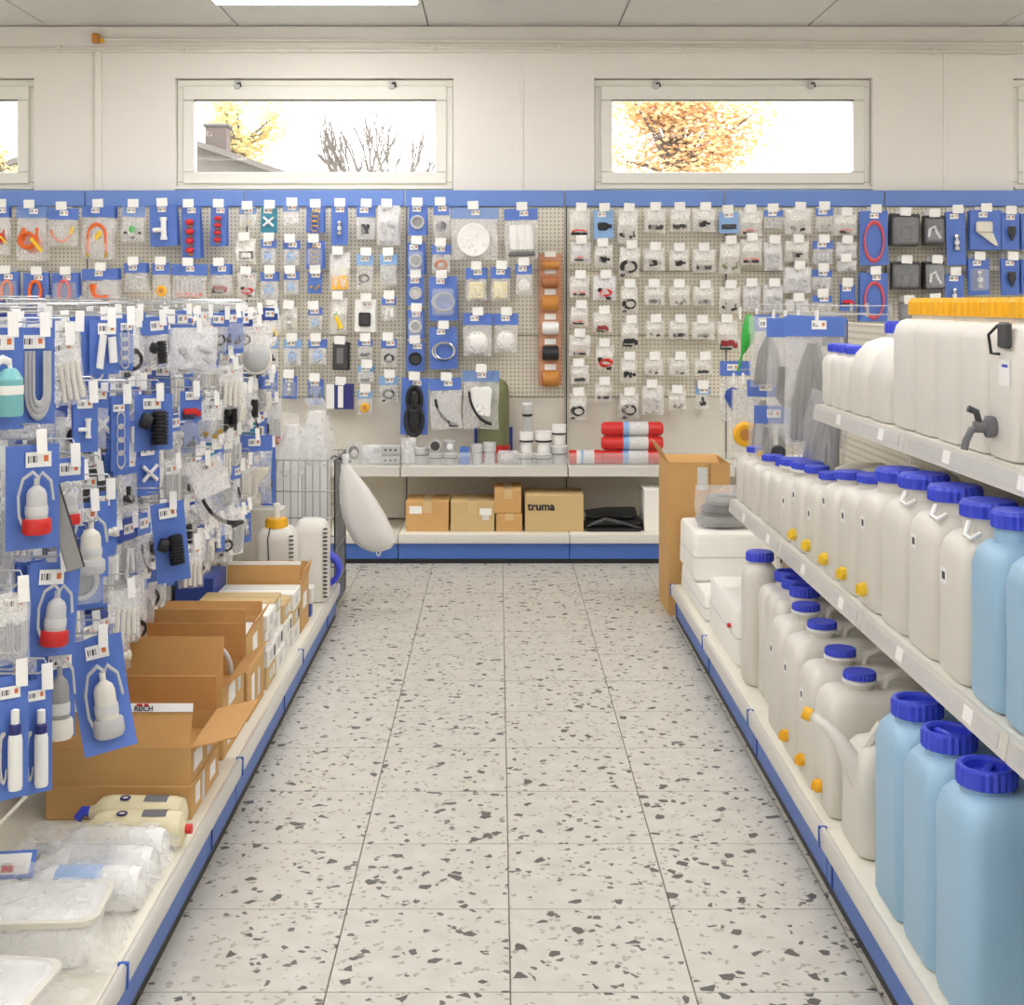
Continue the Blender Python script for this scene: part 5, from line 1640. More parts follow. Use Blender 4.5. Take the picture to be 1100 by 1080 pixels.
O('handle', MB().tube([(-0.1, -0.03, 0.25), (-0.06, -0.03, 0.31), (0.03, -0.02, 0.315), (0.1, 0, 0.25)], 0.015, 8), 'can_natural', jug)
for q, d in enumerate((3.03, 2.815, 2.6)):
    canister(['farthest of the big blue canisters, beside the spouted jug', 'second big blue canister on the bottom deck', 'big blue canister at the bottom corner of the picture', 'big blue canister out of the frame on the bottom deck'][q],
             fx, d, BZ, 0.17, 0.104, 0.425, m='can_blue', cr=0.058, chh=0.038, style='ring', neck=0.012, capx=0.075, group=GB, shoulder=0.06, r=0.04)
for q, d in enumerate((2.95, 2.72)):
    canister(['blue canister in the shade behind the first big blue one', 'blue canister in the shade behind the second big blue one'][q], fx + 0.352, d, BZ, 0.07, 0.1, 0.42, m='can_blue', cr=0.05, chh=0.038, style='ring', neck=0.012, group=GB)

# the rows go on towards the camera, beyond the picture edge
for d in (2.31, 2.13, 1.95):
    canister('pale blue canister in the row continuing past the picture edge', MX, d, MST + 0.0005, 0.17, 0.082, 0.33, m='can_blue', style='knurl', cr=0.05, chh=0.034, neck=0.03, capx=0.07, group=GM)
for d in (2.07, 1.855):
    canister('big blue canister in the deck row continuing past the picture edge', fx, d, BZ, 0.17, 0.104, 0.425, m='can_blue', cr=0.058, chh=0.038, style='ring', neck=0.012, capx=0.075, group=GB, shoulder=0.06, r=0.04)
for d in (2.6, 2.42, 2.24):
    canister('yellow-capped tank in the row continuing past the picture edge', UX + 0.005, d, UST + 0.0005, 0.144, 0.087, 0.295, style='knurl', cap='amber', cr=0.066, chh=0.045, neck=0.015, capx=0.09, group=GU, shoulder=0.04, m='can_white', name='water_tank', cat='water tank')

# cardboard box standing on the floor at the end of the right gondola
cbx = carton('cardboard_box', 'tall brown carton with open flaps standing on the floor behind the toilet box', 0.83, 1.13, 6.56, 6.95, 0.001, wz(498, 6.56), 'carton', [('f', 0.1, 0.9, 0.05, 0.11, 'label_print')], open_top=True,
             flaps=[('l', 62, 0.09), ('b', 200, 0.1)])
O('box_seam', MB().box(0.05, 0.054, -0.1965, -0.1955, 0.0, 0.74), 'barrier', cbx)
gbag = thing('bagged_hose', 'grey hoses in clear film lying on the white toilet box', 'hose bag', (1.03, 6.2, 0.4985))
for q in range(3):
    O('hose_coil', MB().torus((0.01 * q, 0, 0.03 + 0.045 * q), 0.1 - 0.012 * q, 0.022, 22, 7, axis='z'), 'dark_grey' if q == 1 else 'hose_grey', gbag)
O('film_wrap', PILL[1], 'film_grey', gbag, (0, -0.02, 0.19), (R(-25), 0, 0), (0.26, 0.12, 0.2))

# ------------------------------------------------------------------ cartons and goods on the left deck
LZ = 0.1665
LE = -0.805
carton('cardboard_box', 'flat sealed carton at the bottom of the nearest carton stack', -1.19, LE, 3.54, 3.88, LZ, 0.257, 'carton', [('r', -0.6, 0.55, 0.05, 0.05, 'paper'), ('r', -0.2, 0.5, 0.03, 0.075, 'label_print'), ('r', 0.5, 0.5, 0.07, 0.04, 'paper')], tape=False)
c1 = carton('cardboard_box', 'nearest open carton with a raised front flap on the carton stack', -1.19, LE - 0.004, 3.545, 3.89, 0.258, 0.352, 'carton', [('r', -0.5, 0.5, 0.1, 0.05, 'paper'), ('r', 0.3, 0.45, 0.05, 0.06, 'label_print')],
            open_top=True, flaps=[('f', 108, 0.115), ('r', 14, 0.125), ('l', 70, 0.12), ('b', 95, 0.1)], inner=(0.45, 'carton_inner'))
st = O('white_edge_label', MB().box(-0.16, 0.19, -0.001, 0.001, -0.011, 0.011), 'paper', c1, (0.0, -0.1775 + 0.034, 0.094 + 0.1))
st.rotation_euler = (R(-18), 0, 0)
lt = text('lettering', 'REICH', 0.018, 'dark_grey', st, (0.06, -0.0025, -0.003), (R(90), 0, 0), 0.0004)
O('red_logo', MB().box(-0.02, -0.004, -0.0016, -0.001, 0, 0.006).box(0.0, 0.012, -0.0016, -0.001, 0, 0.006), 'red', st, (0.06, 0, 0.004))
O('white_arch', MB().tube(arc(0.10, 0.07, 0.05, 0.07, 0, 170, 10, -0.06), 0.008, 7), 'light_grey', c1)
carton('cardboard_box', 'sealed carton under the second open carton', -1.18, LE - 0.01, 4.0, 4.32, LZ, 0.285, 'carton', [('r', -0.5, 0.5, 0.05, 0.06, 'paper'), ('r', 0.2, 0.6, 0.1, 0.05, 'label_print')], tape=False)
c2 = carton('cardboard_box', 'second open carton with a tall raised front flap', -1.18, LE - 0.012, 4.0, 4.33, 0.286, 0.38, 'carton', [('r', -0.2, 0.5, 0.1, 0.06, 'paper'), ('r', 0.5, 0.5, 0.05, 0.05, 'label_print')], open_top=True,
            flaps=[('f', 100, 0.15), ('r', 38, 0.1), ('l', 80, 0.13), ('b', 95, 0.12)], inner=(0.5, 'carton_inner'))
O('white_arch', MB().tube(arc(0.12, 0.09, 0.05, 0.08, 0, 170, 10, 0.02), 0.008, 7), 'light_grey', c2)
carton('cardboard_box', 'sealed small carton between the second and third open cartons', -1.17, LE - 0.005, 4.36, 4.66, LZ, 0.33, 'carton', [('r', -0.4, 0.5, 0.05, 0.1, 'paper'), ('r', 0.3, 0.5, 0.04, 0.09, 'label_print')])
c3 = carton('cardboard_box', 'third open carton, its tall back flap standing behind the second', -1.19, LE - 0.012, 4.37, 4.68, 0.331, 0.44, 'carton', [('r', 0.0, 0.5, 0.08, 0.06, 'paper')], open_top=True,
            flaps=[('f', 92, 0.09), ('r', 60, 0.06), ('b', 92, 0.05)], inner=(0.8, 'paper'))
# white product boxes stacked further along the deck
wb_rng = random.Random(4)
zc = {0: LZ, 1: LZ, 2: LZ, 3: LZ}
WL = [['bottom', 'second', 'third', 'top'], ['nearest white stack', 'second white stack', 'third white stack', 'farthest white stack']]
for q in range(4):
    y0 = 4.72 + 0.2 * q
    for e in range(4 if q < 2 else 3):
        hh = (0.075, 0.06, 0.07, 0.055)[e]
        in_ = wb_rng.uniform(0, 0.02)
        carton('product_box', '%s white product box of the %s beside the cartons' % (WL[0][e], WL[1][q]), -1.12 + in_, LE - in_, y0 + 0.004, y0 + 0.19 - in_ * 0.4, zc[q], zc[q] + hh, 'foam_white' if (q + e) % 4 else 'carton_pale',
               [('r', -0.2, 0.5, 0.06, 0.03, 'label_print'), ('r', 0.5, 0.5, 0.03, 0.035, 'dark_grey' if e == 1 else 'paper')], tape=False, group='white product boxes on the deck', cat='box')
        zc[q] += hh + 0.0006
c4 = carton('cardboard_box', 'far open carton with white-edged front flap next to the white boxes', -1.115, LE - 0.005, 5.53, 5.76, LZ, 0.36, 'carton', [('r', 0, 0.6, 0.1, 0.06, 'paper')], open_top=True, flaps=[('f', 100, 0.09), ('r', 78, 0.07), ('b', 80, 0.06)], inner=(0.9, 'paper'))
O('white_edge', MB().box(-0.15, 0.15, -0.004, 0.004, -0.008, 0.01), 'paper', c4, (0, -0.096, 0.36 - LZ + 0.088))
carton('product_box', 'dark blue box with red strip beside the far open carton', -1.285, -1.13, 5.35, 5.6, LZ, 0.43, 'card_navy', [('f', 0, 0.4, 0.14, 0.05, 'off_white'), ('f', 0, 0.55, 0.15, 0.012, 'dark_red')], tape=False, cat='box')
carton('product_box', 'large pale flat box leaning upright behind the far open carton', -1.28, -1.0, 6.22, 6.34, LZ, 0.57, 'off_white', [('f', 0.1, 0.2, 0.2, 0.03, 'mid_grey')], tape=False, cat='box')
# white spiral canisters with orange cap
for q, (X, Y, lab) in enumerate(((-0.98, 5.98, 'white waste canister with orange cap and black-red tag, on the deck'), (-0.855, 6.166, 'plain white waste canister with ribbed edge beside the orange-capped one'))):
    t = thing('waste_canister', lab, 'canister', (X, Y, LZ), (0, 0, R(90)))
    O('body', can_body(0.09, 0.08 if q else 0.085, 0.37, 0.06, 0.03), 'can_white', t)
    if q == 0:
        O('cap', cap_mesh(0.05, 0.04, 'knurl'), 'amber', t, (-0.02, 0, 0.365))
        O('tag', MB().cbox(-0.006, 0.006, -0.012, 0.012, -0.05, 0.05, 0.003), 'black', t, (-0.097, 0.02, 0.14))
        O('red_end', MB().cbox(-0.007, 0.007, -0.013, 0.013, -0.012, 0.012, 0.003), 'red', t, (-0.097, 0.02, 0.082))
        O('cord', MB().tube([(-0.04, 0.02, 0.39), (-0.1, 0.025, 0.33), (-0.1, 0.02, 0.19)], 0.003, 5), 'dark_grey', t)
        O('spigot', MB().tube([(-0.02, 0, 0.4), (-0.02, 0, 0.47)], 0.014, 8), 'white', t)
    sp_ = MB()
    for i in range(18):
        sp_.torus((-0.088, -0.075, 0.03 + i * 0.018), 0.009, 0.0028, 8, 4, axis='z')
    O('spiral_edge', sp_, 'dark_grey', t)
rl = thing('hose_roll', 'small blue hose roll at the deck end beside the wire basket', 'hose roll', (-0.825, 6.42, LZ))
m_ = MB()
for i in range(4):
    m_.torus((0, 0.018 * i - 0.03, 0.09), 0.07, 0.014, 20, 6)
O('roll', m_, 'cap_blue', rl)
O('roll_tie', MB().cbox(-0.012, 0.012, -0.05, 0.05, 0.0, 0.035, 0.004), 'card_navy', rl)
tm = thing('boxed_tool', 'small white box with blue base near the rail before the roll', 'box', (-0.83, 5.84, LZ))
O('box_body', MB().cbox(-0.03, 0.03, -0.04, 0.04, 0.06, 0.13, 0.004), 'white', tm)
O('blue_base', MB().cbox(-0.022, 0.022, -0.03, 0.03, 0.0, 0.06, 0.004), 'card_navy', tm)

# cream bottles, bagged bottles and wrapped trays at the near end
for q, (y, lab) in enumerate(((3.465, 'cream bottle with blue nozzle lying against the carton'), (3.362, 'cream bottle with red cap lying in front of the other one'))):
    t = thing('cleaner_bottle', lab, 'bottle', (-0.925 + 0.02 * q, y, LZ + 0.046), (0, 0, R(-3 + 4 * q)))
    L, r = 0.125, 0.045
    O('bottle', MB().lathe([(0, -L), (0.016, -L), (0.02, -L + 0.012), (r * 0.86, -L + 0.03), (r, -L + 0.055), (r, L - 0.03), (r * 0.9, L - 0.01), (0.02, L), (0, L)], 22, T(0, 0, 0, 0, 90)), 'cream', t)
    lb = MB()
    for i in range(6):
        a = R(60 + i * 12)
        b = R(60 + (i + 1) * 12)
        lb.add([(0.02, -(r + .001) * math.cos(a), (r + .001) * math.sin(a)), (0.08, -(r + .001) * math.cos(a), (r + .001) * math.sin(a)), (0.08, -(r + .001) * math.cos(b), (r + .001) * math.sin(b)), (0.02, -(r + .001) * math.cos(b), (r + .001) * math.sin(b))], [(0, 1, 2, 3)])
    O('print_label', lb, 'mid_grey', t)
    O('logo_ring', MB().torus((-0.03, -0.012, r * 0.975), 0.011, 0.003, 14, 5, axis='z'), 'navy', t)
    if q == 0:
        O('nozzle', MB().tube([(-L + 0.004, 0, 0), (-L - 0.018, 0, 0.004), (-L - 0.034, 0, -0.016)], [0.016, 0.013, 0.012], 10), 'cap_blue', t)
    else:
        O('cap', MB().lathe([(0, 0), (0.012, 0), (0.012, 0.018), (0, 0.018)], 12, T(L - 0.002, 0, 0, 0, 90)), 'red', t)


def film_sheet(name, x0, x1, y0, y1, zf, m, parent, seed, nx=16, ny=14):
    rng_ = random.Random(seed)
    vs, fs = [], []
    for j in range(ny + 1):
        for i in range(nx + 1):
            x, y = x0 + (x1 - x0) * i / nx, y0 + (y1 - y0) * j / ny
            vs.append((x + rng_.uniform(-.006, .006), y + rng_.uniform(-.006, .006), zf(i / nx, j / ny) + rng_.uniform(-.006, .008)))
    w_ = nx + 1
    for j in range(ny):
        for i in range(nx):
            a = j * w_ + i
            fs.append((a, a + 1, a + w_ + 1, a + w_))
    return O(name, MB().add(vs, fs).mesh(name, 50), m, parent)


for q, y in enumerate((3.235, 3.125, 3.015)):
    t = thing('bagged_bottle', ['bagged white bottle next to the cream bottles', 'middle bagged white bottle with green print', 'nearest bagged white bottle with pale blue print, by the wrapped trays'][q], 'bottle', (-0.935, y, LZ + 0.05), (0, 0, 0), 'bagged bottles on the deck')
    L, r = 0.135, 0.048
    O('bottle', MB().lathe([(0, -L), (0.015, -L), (0.018, -L + 0.02), (r * 0.7, -L + 0.04), (r, -L + 0.07), (r, L - 0.02), (r * 0.9, L), (0, L)], 20, T(0, 0, 0, 0, 90)), 'white', t)
    O('print_label', MB().lathe([(r * 1.006, -0.05), (r * 1.012, -0.049), (r * 1.012, 0.05), (r * 1.006, 0.051)], 20, T(0, 0, 0, 0, 90), cap=False), ['off_white', 'label_print', 'card_pale_blue'][q], t)
    O('spray_head', MB().tube([(-L, 0, 0), (-L - 0.03, 0, 0), (-L - 0.045, 0, -0.02)], 0.014, 8), 'black', t)
    film_sheet('bag_film', -0.19, 0.165, -0.053, 0.053, lambda u, v: 0.052 * math.sqrt(max(0, 1 - (2 * v - 1) ** 2)) * min(1, 6 * (1 - u)) + 0.002, 'film', t, 30 + q, 14, 8)


def tray(label, x, y, z, hx, hy, h, rz, seed):
    t = thing('wrapped_tray', label, 'wrapped tray', (x, y, z), (0, 0, R(rz)), 'white trays in film')
    O('tray', MB().loft([(0, 0, 0, hx * 0.86, hy * 0.86, 0.03), (h * 0.9, 0, 0, hx, hy, 0.04), (h, 0, 0, hx, hy, 0.04), (h * 0.97, 0, 0, hx - 0.012, hy - 0.012, 0.035), (h * 1.0, 0, 0, hx * 0.8, hy * 0.8, 0.03)], 5), 'white', t)
    O('tray_rim', MB().loft([(h * 0.86, 0, 0, hx + 0.006, hy + 0.006, 0.04), (h * 0.98, 0, 0, hx + 0.008, hy + 0.008, 0.04), (h, 0, 0, hx - 0.005, hy - 0.005, 0.04)], 5, cap=False), 'off_white', t)
    film_sheet('film_wrap', -hx - 0.03, hx + 0.045, -hy - 0.03, hy + 0.03, lambda u, v: h * min(1, 9 * u, 5 * (1 - u), 6 * v, 6 * (1 - v)) + 0.012, 'film', t, seed)


tray('white tray in crinkled film behind the nearest one at the deck corner', -0.985, 2.825, LZ + 0.001, 0.155, 0.095, 0.105, 4, 41)
tray('nearest white tray in crinkled film at the bottom corner', -1.0, 2.47, LZ + 0.001, 0.14, 0.16, 0.085, -6, 42)
pc = thing('price_card', 'small blue-framed price card lying by the bagged bottles', 'price card', (-1.09, 3.02, LZ + 0.1), (R(-55), 0, R(8)))
O('card_frame', MB().cbox(-0.05, 0.05, -0.002, 0.002, -0.035, 0.035, 0.001), 'card_blue', pc)
O('card_face', MB().box(-0.04, 0.04, -0.003, -0.002, -0.026, 0.026), 'paper', pc)
O('red_print', MB().box(-0.02, 0.006, -0.0036, -0.003, -0.02, -0.004), 'red', pc)

# ------------------------------------------------------------------ wire basket at the end of the left gondola, with wrapped containers
bk0, bk1, by0, by1, bz0, bz1 = -1.16, -0.80, 6.60, 7.05, 0.02, wz(494, 6.6)
wbk = thing('wire_basket', 'tall chrome wire basket at the end of the hook gondola', 'wire basket', ((bk0 + bk1) / 2, (by0 + by1) / 2, 0))
hx, hy = (bk1 - bk0) / 2, (by1 - by0) / 2
for nm, axis, pos in (('wire_side', 'x', -hy), ('wire_side', 'x', hy), ('wire_side', 'y', -hx), ('wire_side', 'y', hx)):
    m_ = MB()
    span = hx if axis == 'x' else hy
    nw = 11 if axis == 'x' else 13
    P = (lambda u, z: (u, pos, z)) if axis == 'x' else (lambda u, z: (pos, u, z))
    for i in range(nw):
        u = -span + 2 * span * i / (nw - 1)
        m_.tube([P(u, bz0), P(u, bz1)], 0.0022 if 0 < i < nw - 1 else 0.004, 5)
    for z in (bz0 + 0.003, 0.14, 0.3, 0.47, 0.6, bz1 - 0.002):
        m_.tube([P(-span, z), P(span, z)], 0.0035, 5)
    O(nm, m_, 'basket_wire', wbk)
O('basket_floor', MB().box(-hx, hx, -hy, hy, 0.13, 0.136), 'wire', wbk)
for q, (x, y, w_, h_, rz_) in enumerate(((-1.06, 6.73, 0.15, 0.8, 8), (-0.95, 6.86, 0.18, 0.86, -8))):
    t = thing('wrapped_canister', ['white canister in film sticking out of the basket near the hooks', 'tall white canister with spout in film standing in the wire basket'][q], 'canister', (x, y, 0.1365), (0, 0, R(rz_)))
    O('canister', MB().loft([(0.0, 0, 0, w_ / 2, 0.06, 0.03), (h_ * 0.62, 0, 0, w_ / 2, 0.06, 0.03), (h_ * 0.72, 0.0, 0, w_ * 0.48, 0.058, 0.03), (h_ * 0.84, 0.012, 0, w_ * 0.36, 0.045, 0.03), (h_ * 0.95, 0.03, 0, w_ * 0.22, 0.035, 0.02), (h_ * 0.97, 0.033, 0, w_ * 0.2, 0.03, 0.02)], 5), 'white', t)
    O('film_bag', MB().loft([(h_ * 0.66, 0.01, 0, w_ * 0.54, 0.066, 0.03), (h_ * 0.8, 0.03, 0, w_ * 0.55, 0.06, 0.03), (h_ * 0.99, 0.03, 0, w_ * 0.24, 0.02, 0.01), (h_ * 1.05, 0.01, 0, w_ * 0.3, 0.012, 0.01)], 5, cap=False), 'film', t)

# water bag hanging on the basket's corner
wbag = thing('water_bag', 'cloudy white collapsible water bag hanging over the aisle from the basket', 'water bag', (wx(371, 6.72), 6.72, wz(499, 6.72)))
secs = []
sc_ = 6.72 / FPX
for py, xl, xr in ((499, 366, 375), (506, 366, 380), (512, 365, 386), (525, 364.5, 396), (540, 365, 406), (555, 368, 415), (570, 373, 422), (582, 380, 425), (589, 389, 420), (592.5, 398, 410)):
    hxx = (xr - xl) / 2 * sc_
    secs.append((-(py - 499) * sc_, ((xl + xr) / 2 - 371) * sc_, 0, hxx, min(0.07, hxx * 0.62), min(0.068, hxx * 0.6)))
O('bag', MB().loft(list(reversed(secs)), 5), 'cloudy_bag', wbag)
O('neck', MB().lathe([(0.014, -0.02), (0.014, 0.03), (0.018, 0.03), (0.018, 0.05), (0, 0.05)], 14), 'white', wbag)
O('tab_loop', MB().torus((0.165, 0, -0.44), 0.016, 0.004, 12, 5, sx=.6), 'white', wbag)
O('hang_ring', MB().tube([(-0.02, 0.03, 0.02), (-0.06, 0.03, 0.04), (-0.07, 0.0, 0.03)], 0.005, 6), 'dark_grey', wbag)

# ------------------------------------------------------------------ hanging packs on the left gondola
rng = random.Random(23)
POOL = [(B, 'tee', blue), (B, 'elbow', blue), (B, 'ring', blue), (B, 'chain', blue), (B, 'twotubes', blue), (B, 'latch', blue), (B, 'dark', blue), (B, 'nozzle', blue), (HD, 'uloop', blue), (HD, 'coil', blue),
        (HD, 'tubes', blue), (HD, 'crumple', navy), (B, 'ribbed', blue), (B, 'bits', blue), (HD, 'dark', blue), (HD, 'elbow', blue), (BG, 'tubes', soft), (BG, 'uloop', film), (HD, 'clips', blue), (B, 'cross', blue),
        (B, 'drop', blue), (HD, 'ring', blue), (BG, 'crumple', soft), (HD, 'ribbed', blue), (BG, 'dark', 'film_grey'), (HD, 'redplug', blue), (HD, 'bits', navy), (B, 'loop', blue), (HD, 'coil', navy), (BG, 'ribbed', film), (BG, 'coil', film), (HD, 'hosearc', blue), (BG, 'hosearc', soft), (HD, 'tubes', pap), (B, 'uloop', pap), (BG, 'bits', 'film_grey'), (HD, 'twotubes', navy), (BG, 'redtips', film), (HD, 'dots', 'card_teal'), (B, 'ribbed', 'dark_grey')]
WHERE = 'hook rack'
cols = []
y = 2.32
while y < 6.45:
    cols.append(y)
    y += 0.104 if y < 4.1 else 0.122
for ci, y in enumerate(cols):
    if y < 3.3:
        rows = [1.50, 1.215, 0.93, 0.66]
    elif y < 4.2:
        rows = [1.50, 1.305, 1.10, 0.90, 0.70]
    elif y < 5.9:
        rows = [1.50, 1.34, 1.18, 1.02, 0.86, 0.70]
    else:
        rows = [1.50, 1.34, 1.18, 1.02, 0.86]
    for ri, z in enumerate(rows):
        gap = (rows[ri] - rows[ri + 1]) if ri + 1 < len(rows) else 0.2
        z += rng.uniform(-.012, .012)
        Lh = round(rng.uniform(0.17, 0.25), 2)
        tipx = LX + Lh
        spot = '%s hook row, %s column from camera, hook rack' % (ORD[ri], ORD[ci])
        kind, content, cm = rng.choice(POOL)
        w = rng.uniform(0.075, 0.105)
        h = min(gap * rng.uniform(0.92, 1.12), rng.uniform(0.14, 0.3))
        yaw = rng.uniform(0.2, 0.85)
        cmd = CDESC[cm]
        lab = KDESC[kind] % (cmd, DESC[content]) + ', ' + spot
        nb = 3 if y < 4.6 else 2
        pack(kind, w, h, content, cm, lab, (tipx - 0.02, y + rng.uniform(-.01, .01), z - 0.012), R(90) - yaw, rng.uniform(-.05, .05), nb, 0.022, 'packs on the hook rack', 'pack on ' + spot,
             film=rng.choice(('film', 'film', 'film_grey', 'film_soft')), lean=rng.uniform(-.03, .06), thick=0.04)
        hk = thing('label_hook', 'double wire hook with tall white tag, ' + spot, 'hook', (tipx, y, z), (0, 0, R(90)), 'tagged hooks of the hook rack')
        rod, tg = hook_meshes(round(Lh, 2), 0.022, 0.052)
        O('rod', rod, 'wire', hk)
        O('price_tag', tg, 'paper', hk, (0, -0.006, -0.012), (rng.uniform(-.25, .1), rng.uniform(-.05, .05), -rng.uniform(0.6, 1.1)))


def hero(name_label, px0, py0, px1, py1, X, kind, content, cm, phi=30, **k):
    """a prominent pack in front of the rack: its picture box, its distance from the aisle axis, phi = turn away from the camera"""
    cx = (px0 + px1) / 2
    d = dd(cx, X)
    w = (px1 - px0) * d / FPX / math.cos(R(phi))
    h = (py1 - py0) * d / FPX
    k.setdefault('n', 1)
    if X < 0:
        hk = thing('label_hook', 'hook holding ' + name_label, 'hook', (X + 0.012, d, wz(py0, d) + 0.012), (0, 0, R(90)), 'hooks of the large packs')
        rod, tg = hook_meshes(X + 0.01 - LX, 0.022, 0.052)
        O('rod', rod, 'wire', hk)
        O('price_tag', tg, 'paper', hk, (0, -0.006, -0.006), (-.1, 0, -rng.uniform(0.7, 1.1)))
    return pack(kind, w, h, content, cm, name_label, (X, d, wz(py0, d)), R(phi + 8) if X < 0 else -R(phi - 4), k.pop('tilt', 0.0), k.pop('n'), 0.02, 'large packs at the rack front', 'pack ' + name_label[:40], **k)


hero('blue card with teal dispenser bottle at the picture edge', -14, 352, 22, 462, -1.0, B, 'dispenser', blue, 35, csize=(0.075, 0.115))
hero('long blue card with a bundle of bent grey hoses near the picture edge', 22, 352, 56, 456, -0.98, B, 'uloop', blue, 30)
hero('bag of long white tubes hanging askew in the top hook row', 50, 362, 82, 436, -0.98, BG, 'tubes', film, 25, tilt=-0.16)
hero('blue card with two white pipe pieces in the top hook row', 98, 344, 126, 402, -1.0, B, 'twotubes', blue, 30, n=2)
hero('blue card with pale hose pieces beside the two white pipes', 124, 342, 142, 398, -1.0, B, 'chain', blue, 30, n=2)
hero('clear lavender film bags under the top hook row', 184, 352, 232, 402, -1.0, BG, 'crumple', soft, 20, sticker=False)
hero('blue card with big white tee fitting', 80, 424, 104, 486, -0.98, B, 'tee', blue, 25, n=2)
hero('blue card with chain of oval rings, second hook row', 120, 426, 138, 506, -0.99, B, 'chain', blue, 25, n=2)
hero('blue card with ribbed black hose fitting, second hook row', 146, 424, 184, 484, -0.99, B, 'ribbed', blue, 25)
hero('red strap pack on the second hook row', 194, 420, 216, 452, -1.0, B, 'redplug', blue, 25, over={'red_plug': 'red'})
hero('blue card with large red-capped pump and looped cable', 10, 478, 60, 590, -0.95, B, 'pump', blue, 28, csize=(0.085, 0.115))
hero('bag with small red-capped pump beside the grey hose', 56, 492, 88, 566, -0.95, HD, 'pump', blue, 28, csize=(0.065, 0.085))
hero('blue card with pump of clear finned base', 72, 540, 114, 622, -0.95, B, 'pumpclear', blue, 28, csize=(0.095, 0.12))
hero('blue card with white fitting in the third hook row', 98, 528, 124, 590, -0.97, B, 'elbow', blue, 28)
hero('blue-carded pump with red cap in the fourth hook row', 36, 604, 84, 704, -0.93, B, 'pump', blue, 28, csize=(0.085, 0.115), tilt=0.08)
hero('coiled pale cables in a clear bag at the lower picture edge', 0, 636, 30, 714, -0.95, BG, 'uloop', film, 28)
hero('blue card with grey washer rings above the red-capped pump', 64, 584, 108, 656, -0.96, B, 'ring', blue, 28)
hero('lowest row grey pump on a blue card', 42, 696, 78, 794, -0.94, B, 'pumpgrey', blue, 28, csize=(0.08, 0.155))
hero('lowest row white pump on a curled blue card over the cartons', 76, 686, 128, 806, -0.92, B, 'pumpclear', blue, 22, csize=(0.1, 0.15), curved=True, tilt=-0.12)
hero('blue card with white navy-banded bottle at the lowest picture edge', -2, 726, 28, 858, -0.93, B, 'bottle', blue, 30, csize=(0.055, 0.155))
hero('second blue card with white navy-banded bottle, lowest row', 28, 730, 54, 852, -0.92, B, 'bottle', blue, 30, csize=(0.055, 0.155))
hero('blue card with black ribbed fitting above the far open carton', 162, 540, 196, 626, -0.97, B, 'ribbed', blue, 22, tilt=-0.1)
hero('clear bag with bristled white fittings above the dark blue box', 192, 584, 218, 632, -0.98, BG, 'tubes', film, 20)
hero('black strap and tube bag crossing the lower hook rows', 196, 494, 238, 580, -1.0, BG, 'hosearc', film, 20, tilt=-0.35)
hero('pale funnel in clear bag at the far end of the rack', 252, 468, 292, 542, -1.07, HD, 'funnel', blue, 12)
hero('thin blue card hanging under the funnel bag', 282, 476, 296, 556, -1.08, B, 'drop', blue, 10)
hero('white striped hose bag hanging in the middle of the rack', 234, 392, 262, 440, -1.05, BG, 'tubes', film, 20)
hero('bag of silver vent domes at the far top of the rack', 256, 346, 292, 402, -1.07, BG, 'dome', film, 15, over={'vent_dome': 'light_grey'})
hero('yellow part in bag at the far top corner of the rack', 284, 338, 302, 362, -1.1, BG, 'yellowtube', film, 10)
hero('pink and white bag at the far end of the rack', 284, 428, 302, 480, -1.12, BG, 'redtips', soft, 10)
hero('clear bag with brass fittings in the middle hook row', 214, 430, 240, 476, -1.03, BG, 'dots', film, 18, over={'fuse': 'brass'})
hero('clear cable bag hanging over the open cartons', 118, 634, 148, 684, -0.98, BG, 'tubes', film, 20, sticker=False)
# long grey pipe hanging askew
gp = thing('flat_hose', 'long flat grey hose hanging askew between the pump cards', 'hose', (-0.955, dd(38, -0.955), wz(470, dd(38, -0.955))), (0, R(-16), R(20)))
O('hose', MB().cbox(-0.018, 0.018, -0.004, 0.004, -0.29, 0.0, 0.003), 'grey', gp)
O('hose_edge', MB().cbox(0.0165, 0.0195, -0.005, 0.005, -0.29, 0.0, 0.001), 'dark_grey', gp)

# ------------------------------------------------------------------ hanging goods on the right gondola
def rhook(label, px, py, X):
    d = dd(px, X)
    Lh = RX - X
    hk = thing('label_hook', label, 'hook', (X, d, wz(py, d)), (0, 0, R(-90)), 'tagged hooks by the grey hoses')
    rod, tg = hook_meshes(Lh, 0.022, 0.052)
    O('rod', rod, 'wire', hk)
    O('price_tag', tg, 'paper', hk, (0, -0.006, -0.012), (0, 0, 0.3))


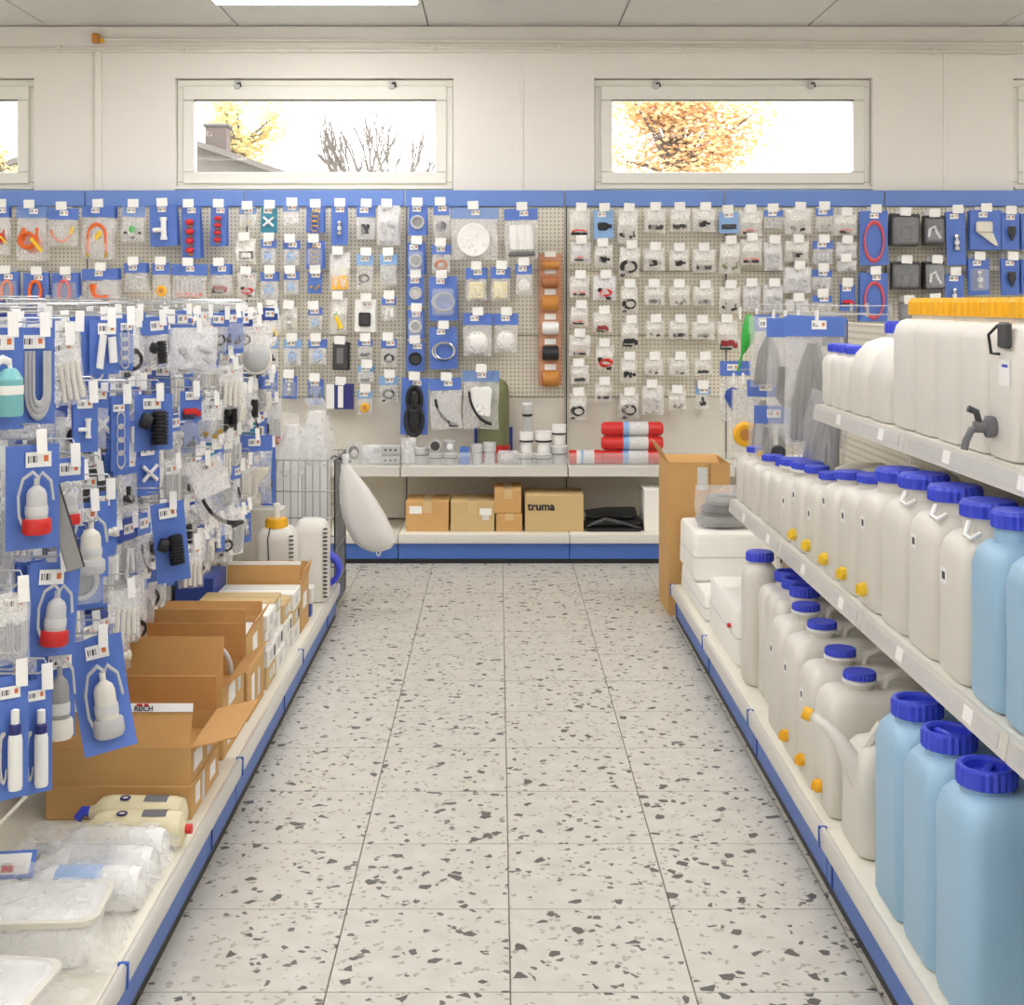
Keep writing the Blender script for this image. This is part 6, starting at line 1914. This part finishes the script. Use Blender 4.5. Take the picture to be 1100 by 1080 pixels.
for q, (px, py) in enumerate(((797, 334), (815, 335), (833, 336), (846, 337), (860, 337), (880, 338), (790, 404), (800, 404), (822, 405))):
    rhook('double wire hook with tall tag above the hose bags, %s from the far end' % ORD[q], px, py, 1.12)
hero('bag with blue top near the green tool, on the hose rack', 812, 338, 836, 412, 1.14, HD, 'redplug', blue, 28, film='film_grey', over={'red_plug': 'red'})
hero('clear bag of grey hoses with red clip on the hose rack', 806, 340, 846, 416, 1.10, HD, 'greyhoses', 'film_grey', 20, film='film_grey')
hero('large blue-topped bag of looped grey hose on the hose rack', 826, 342, 880, 468, 1.09, HD, 'greyloop', blue, 22, film='film_grey')
hero('wide blue-topped hose bag beside the small canisters', 846, 340, 902, 480, 1.12, HD, 'greyhoses', blue, 30, film='film_grey', n=2)
hero('blue-topped bag of grey hoses on the lower hook row', 804, 408, 836, 486, 1.09, HD, 'greyhoses', blue, 22, film='film_grey')
hero('blue-topped grey hose bag hanging behind the flat-capped canisters', 812, 436, 852, 494, 1.07, HD, 'greyloop', blue, 22, film='film_grey')
hero('bag with yellow round disc on the hose rack', 786, 418, 816, 486, 1.08, BG, 'yellowdisc', 'film_grey', 12, sticker=False, csize=(0.14, 0.14))
hero('blue rolled strap pack at the far end of the hose rack', 774, 388, 806, 452, 1.13, HD, 'strap', blue, 15)
hero('dark clamshell behind the blue caps on the hose rack', 884, 344, 910, 372, 1.2, CL, 'phone', 'dark_grey', 15)
gt = thing('leaf_tool', 'bright green leaf-shaped tool on the hose rack', 'tool', (wx(804, 6.3), 6.3, wz(338, 6.3)), (0, R(8), 0))
O('blade', MB().tube([(0, 0, 0), (0.012, 0, -0.05), (0.012, 0, -0.12), (-0.004, 0, -0.19)], [0.012, 0.033, 0.03, 0.006], 10), 'green', gt)
O('stem', MB().tube([(-0.004, 0, -0.19), (-0.012, 0, -0.27)], 0.006, 6), 'green', gt)
hb_ = thing('hose_bundle', 'loose grey hoses in film falling behind the middle-shelf canisters', 'hose bag', (1.15, 4.68, 1.2), (0, 0, R(-60)))
for pn, me, pm in lib('greyhoses'):
    O(pn, me, pm, hb_, (0, 0, -0.13), (0, R(12), 0), (0.2, 0.14, 0.26))
O('film_wrap', PILL[3], 'film_grey', hb_, (0, 0, 0.01), (0, R(10), 0), (0.22, 0.1, 0.28))
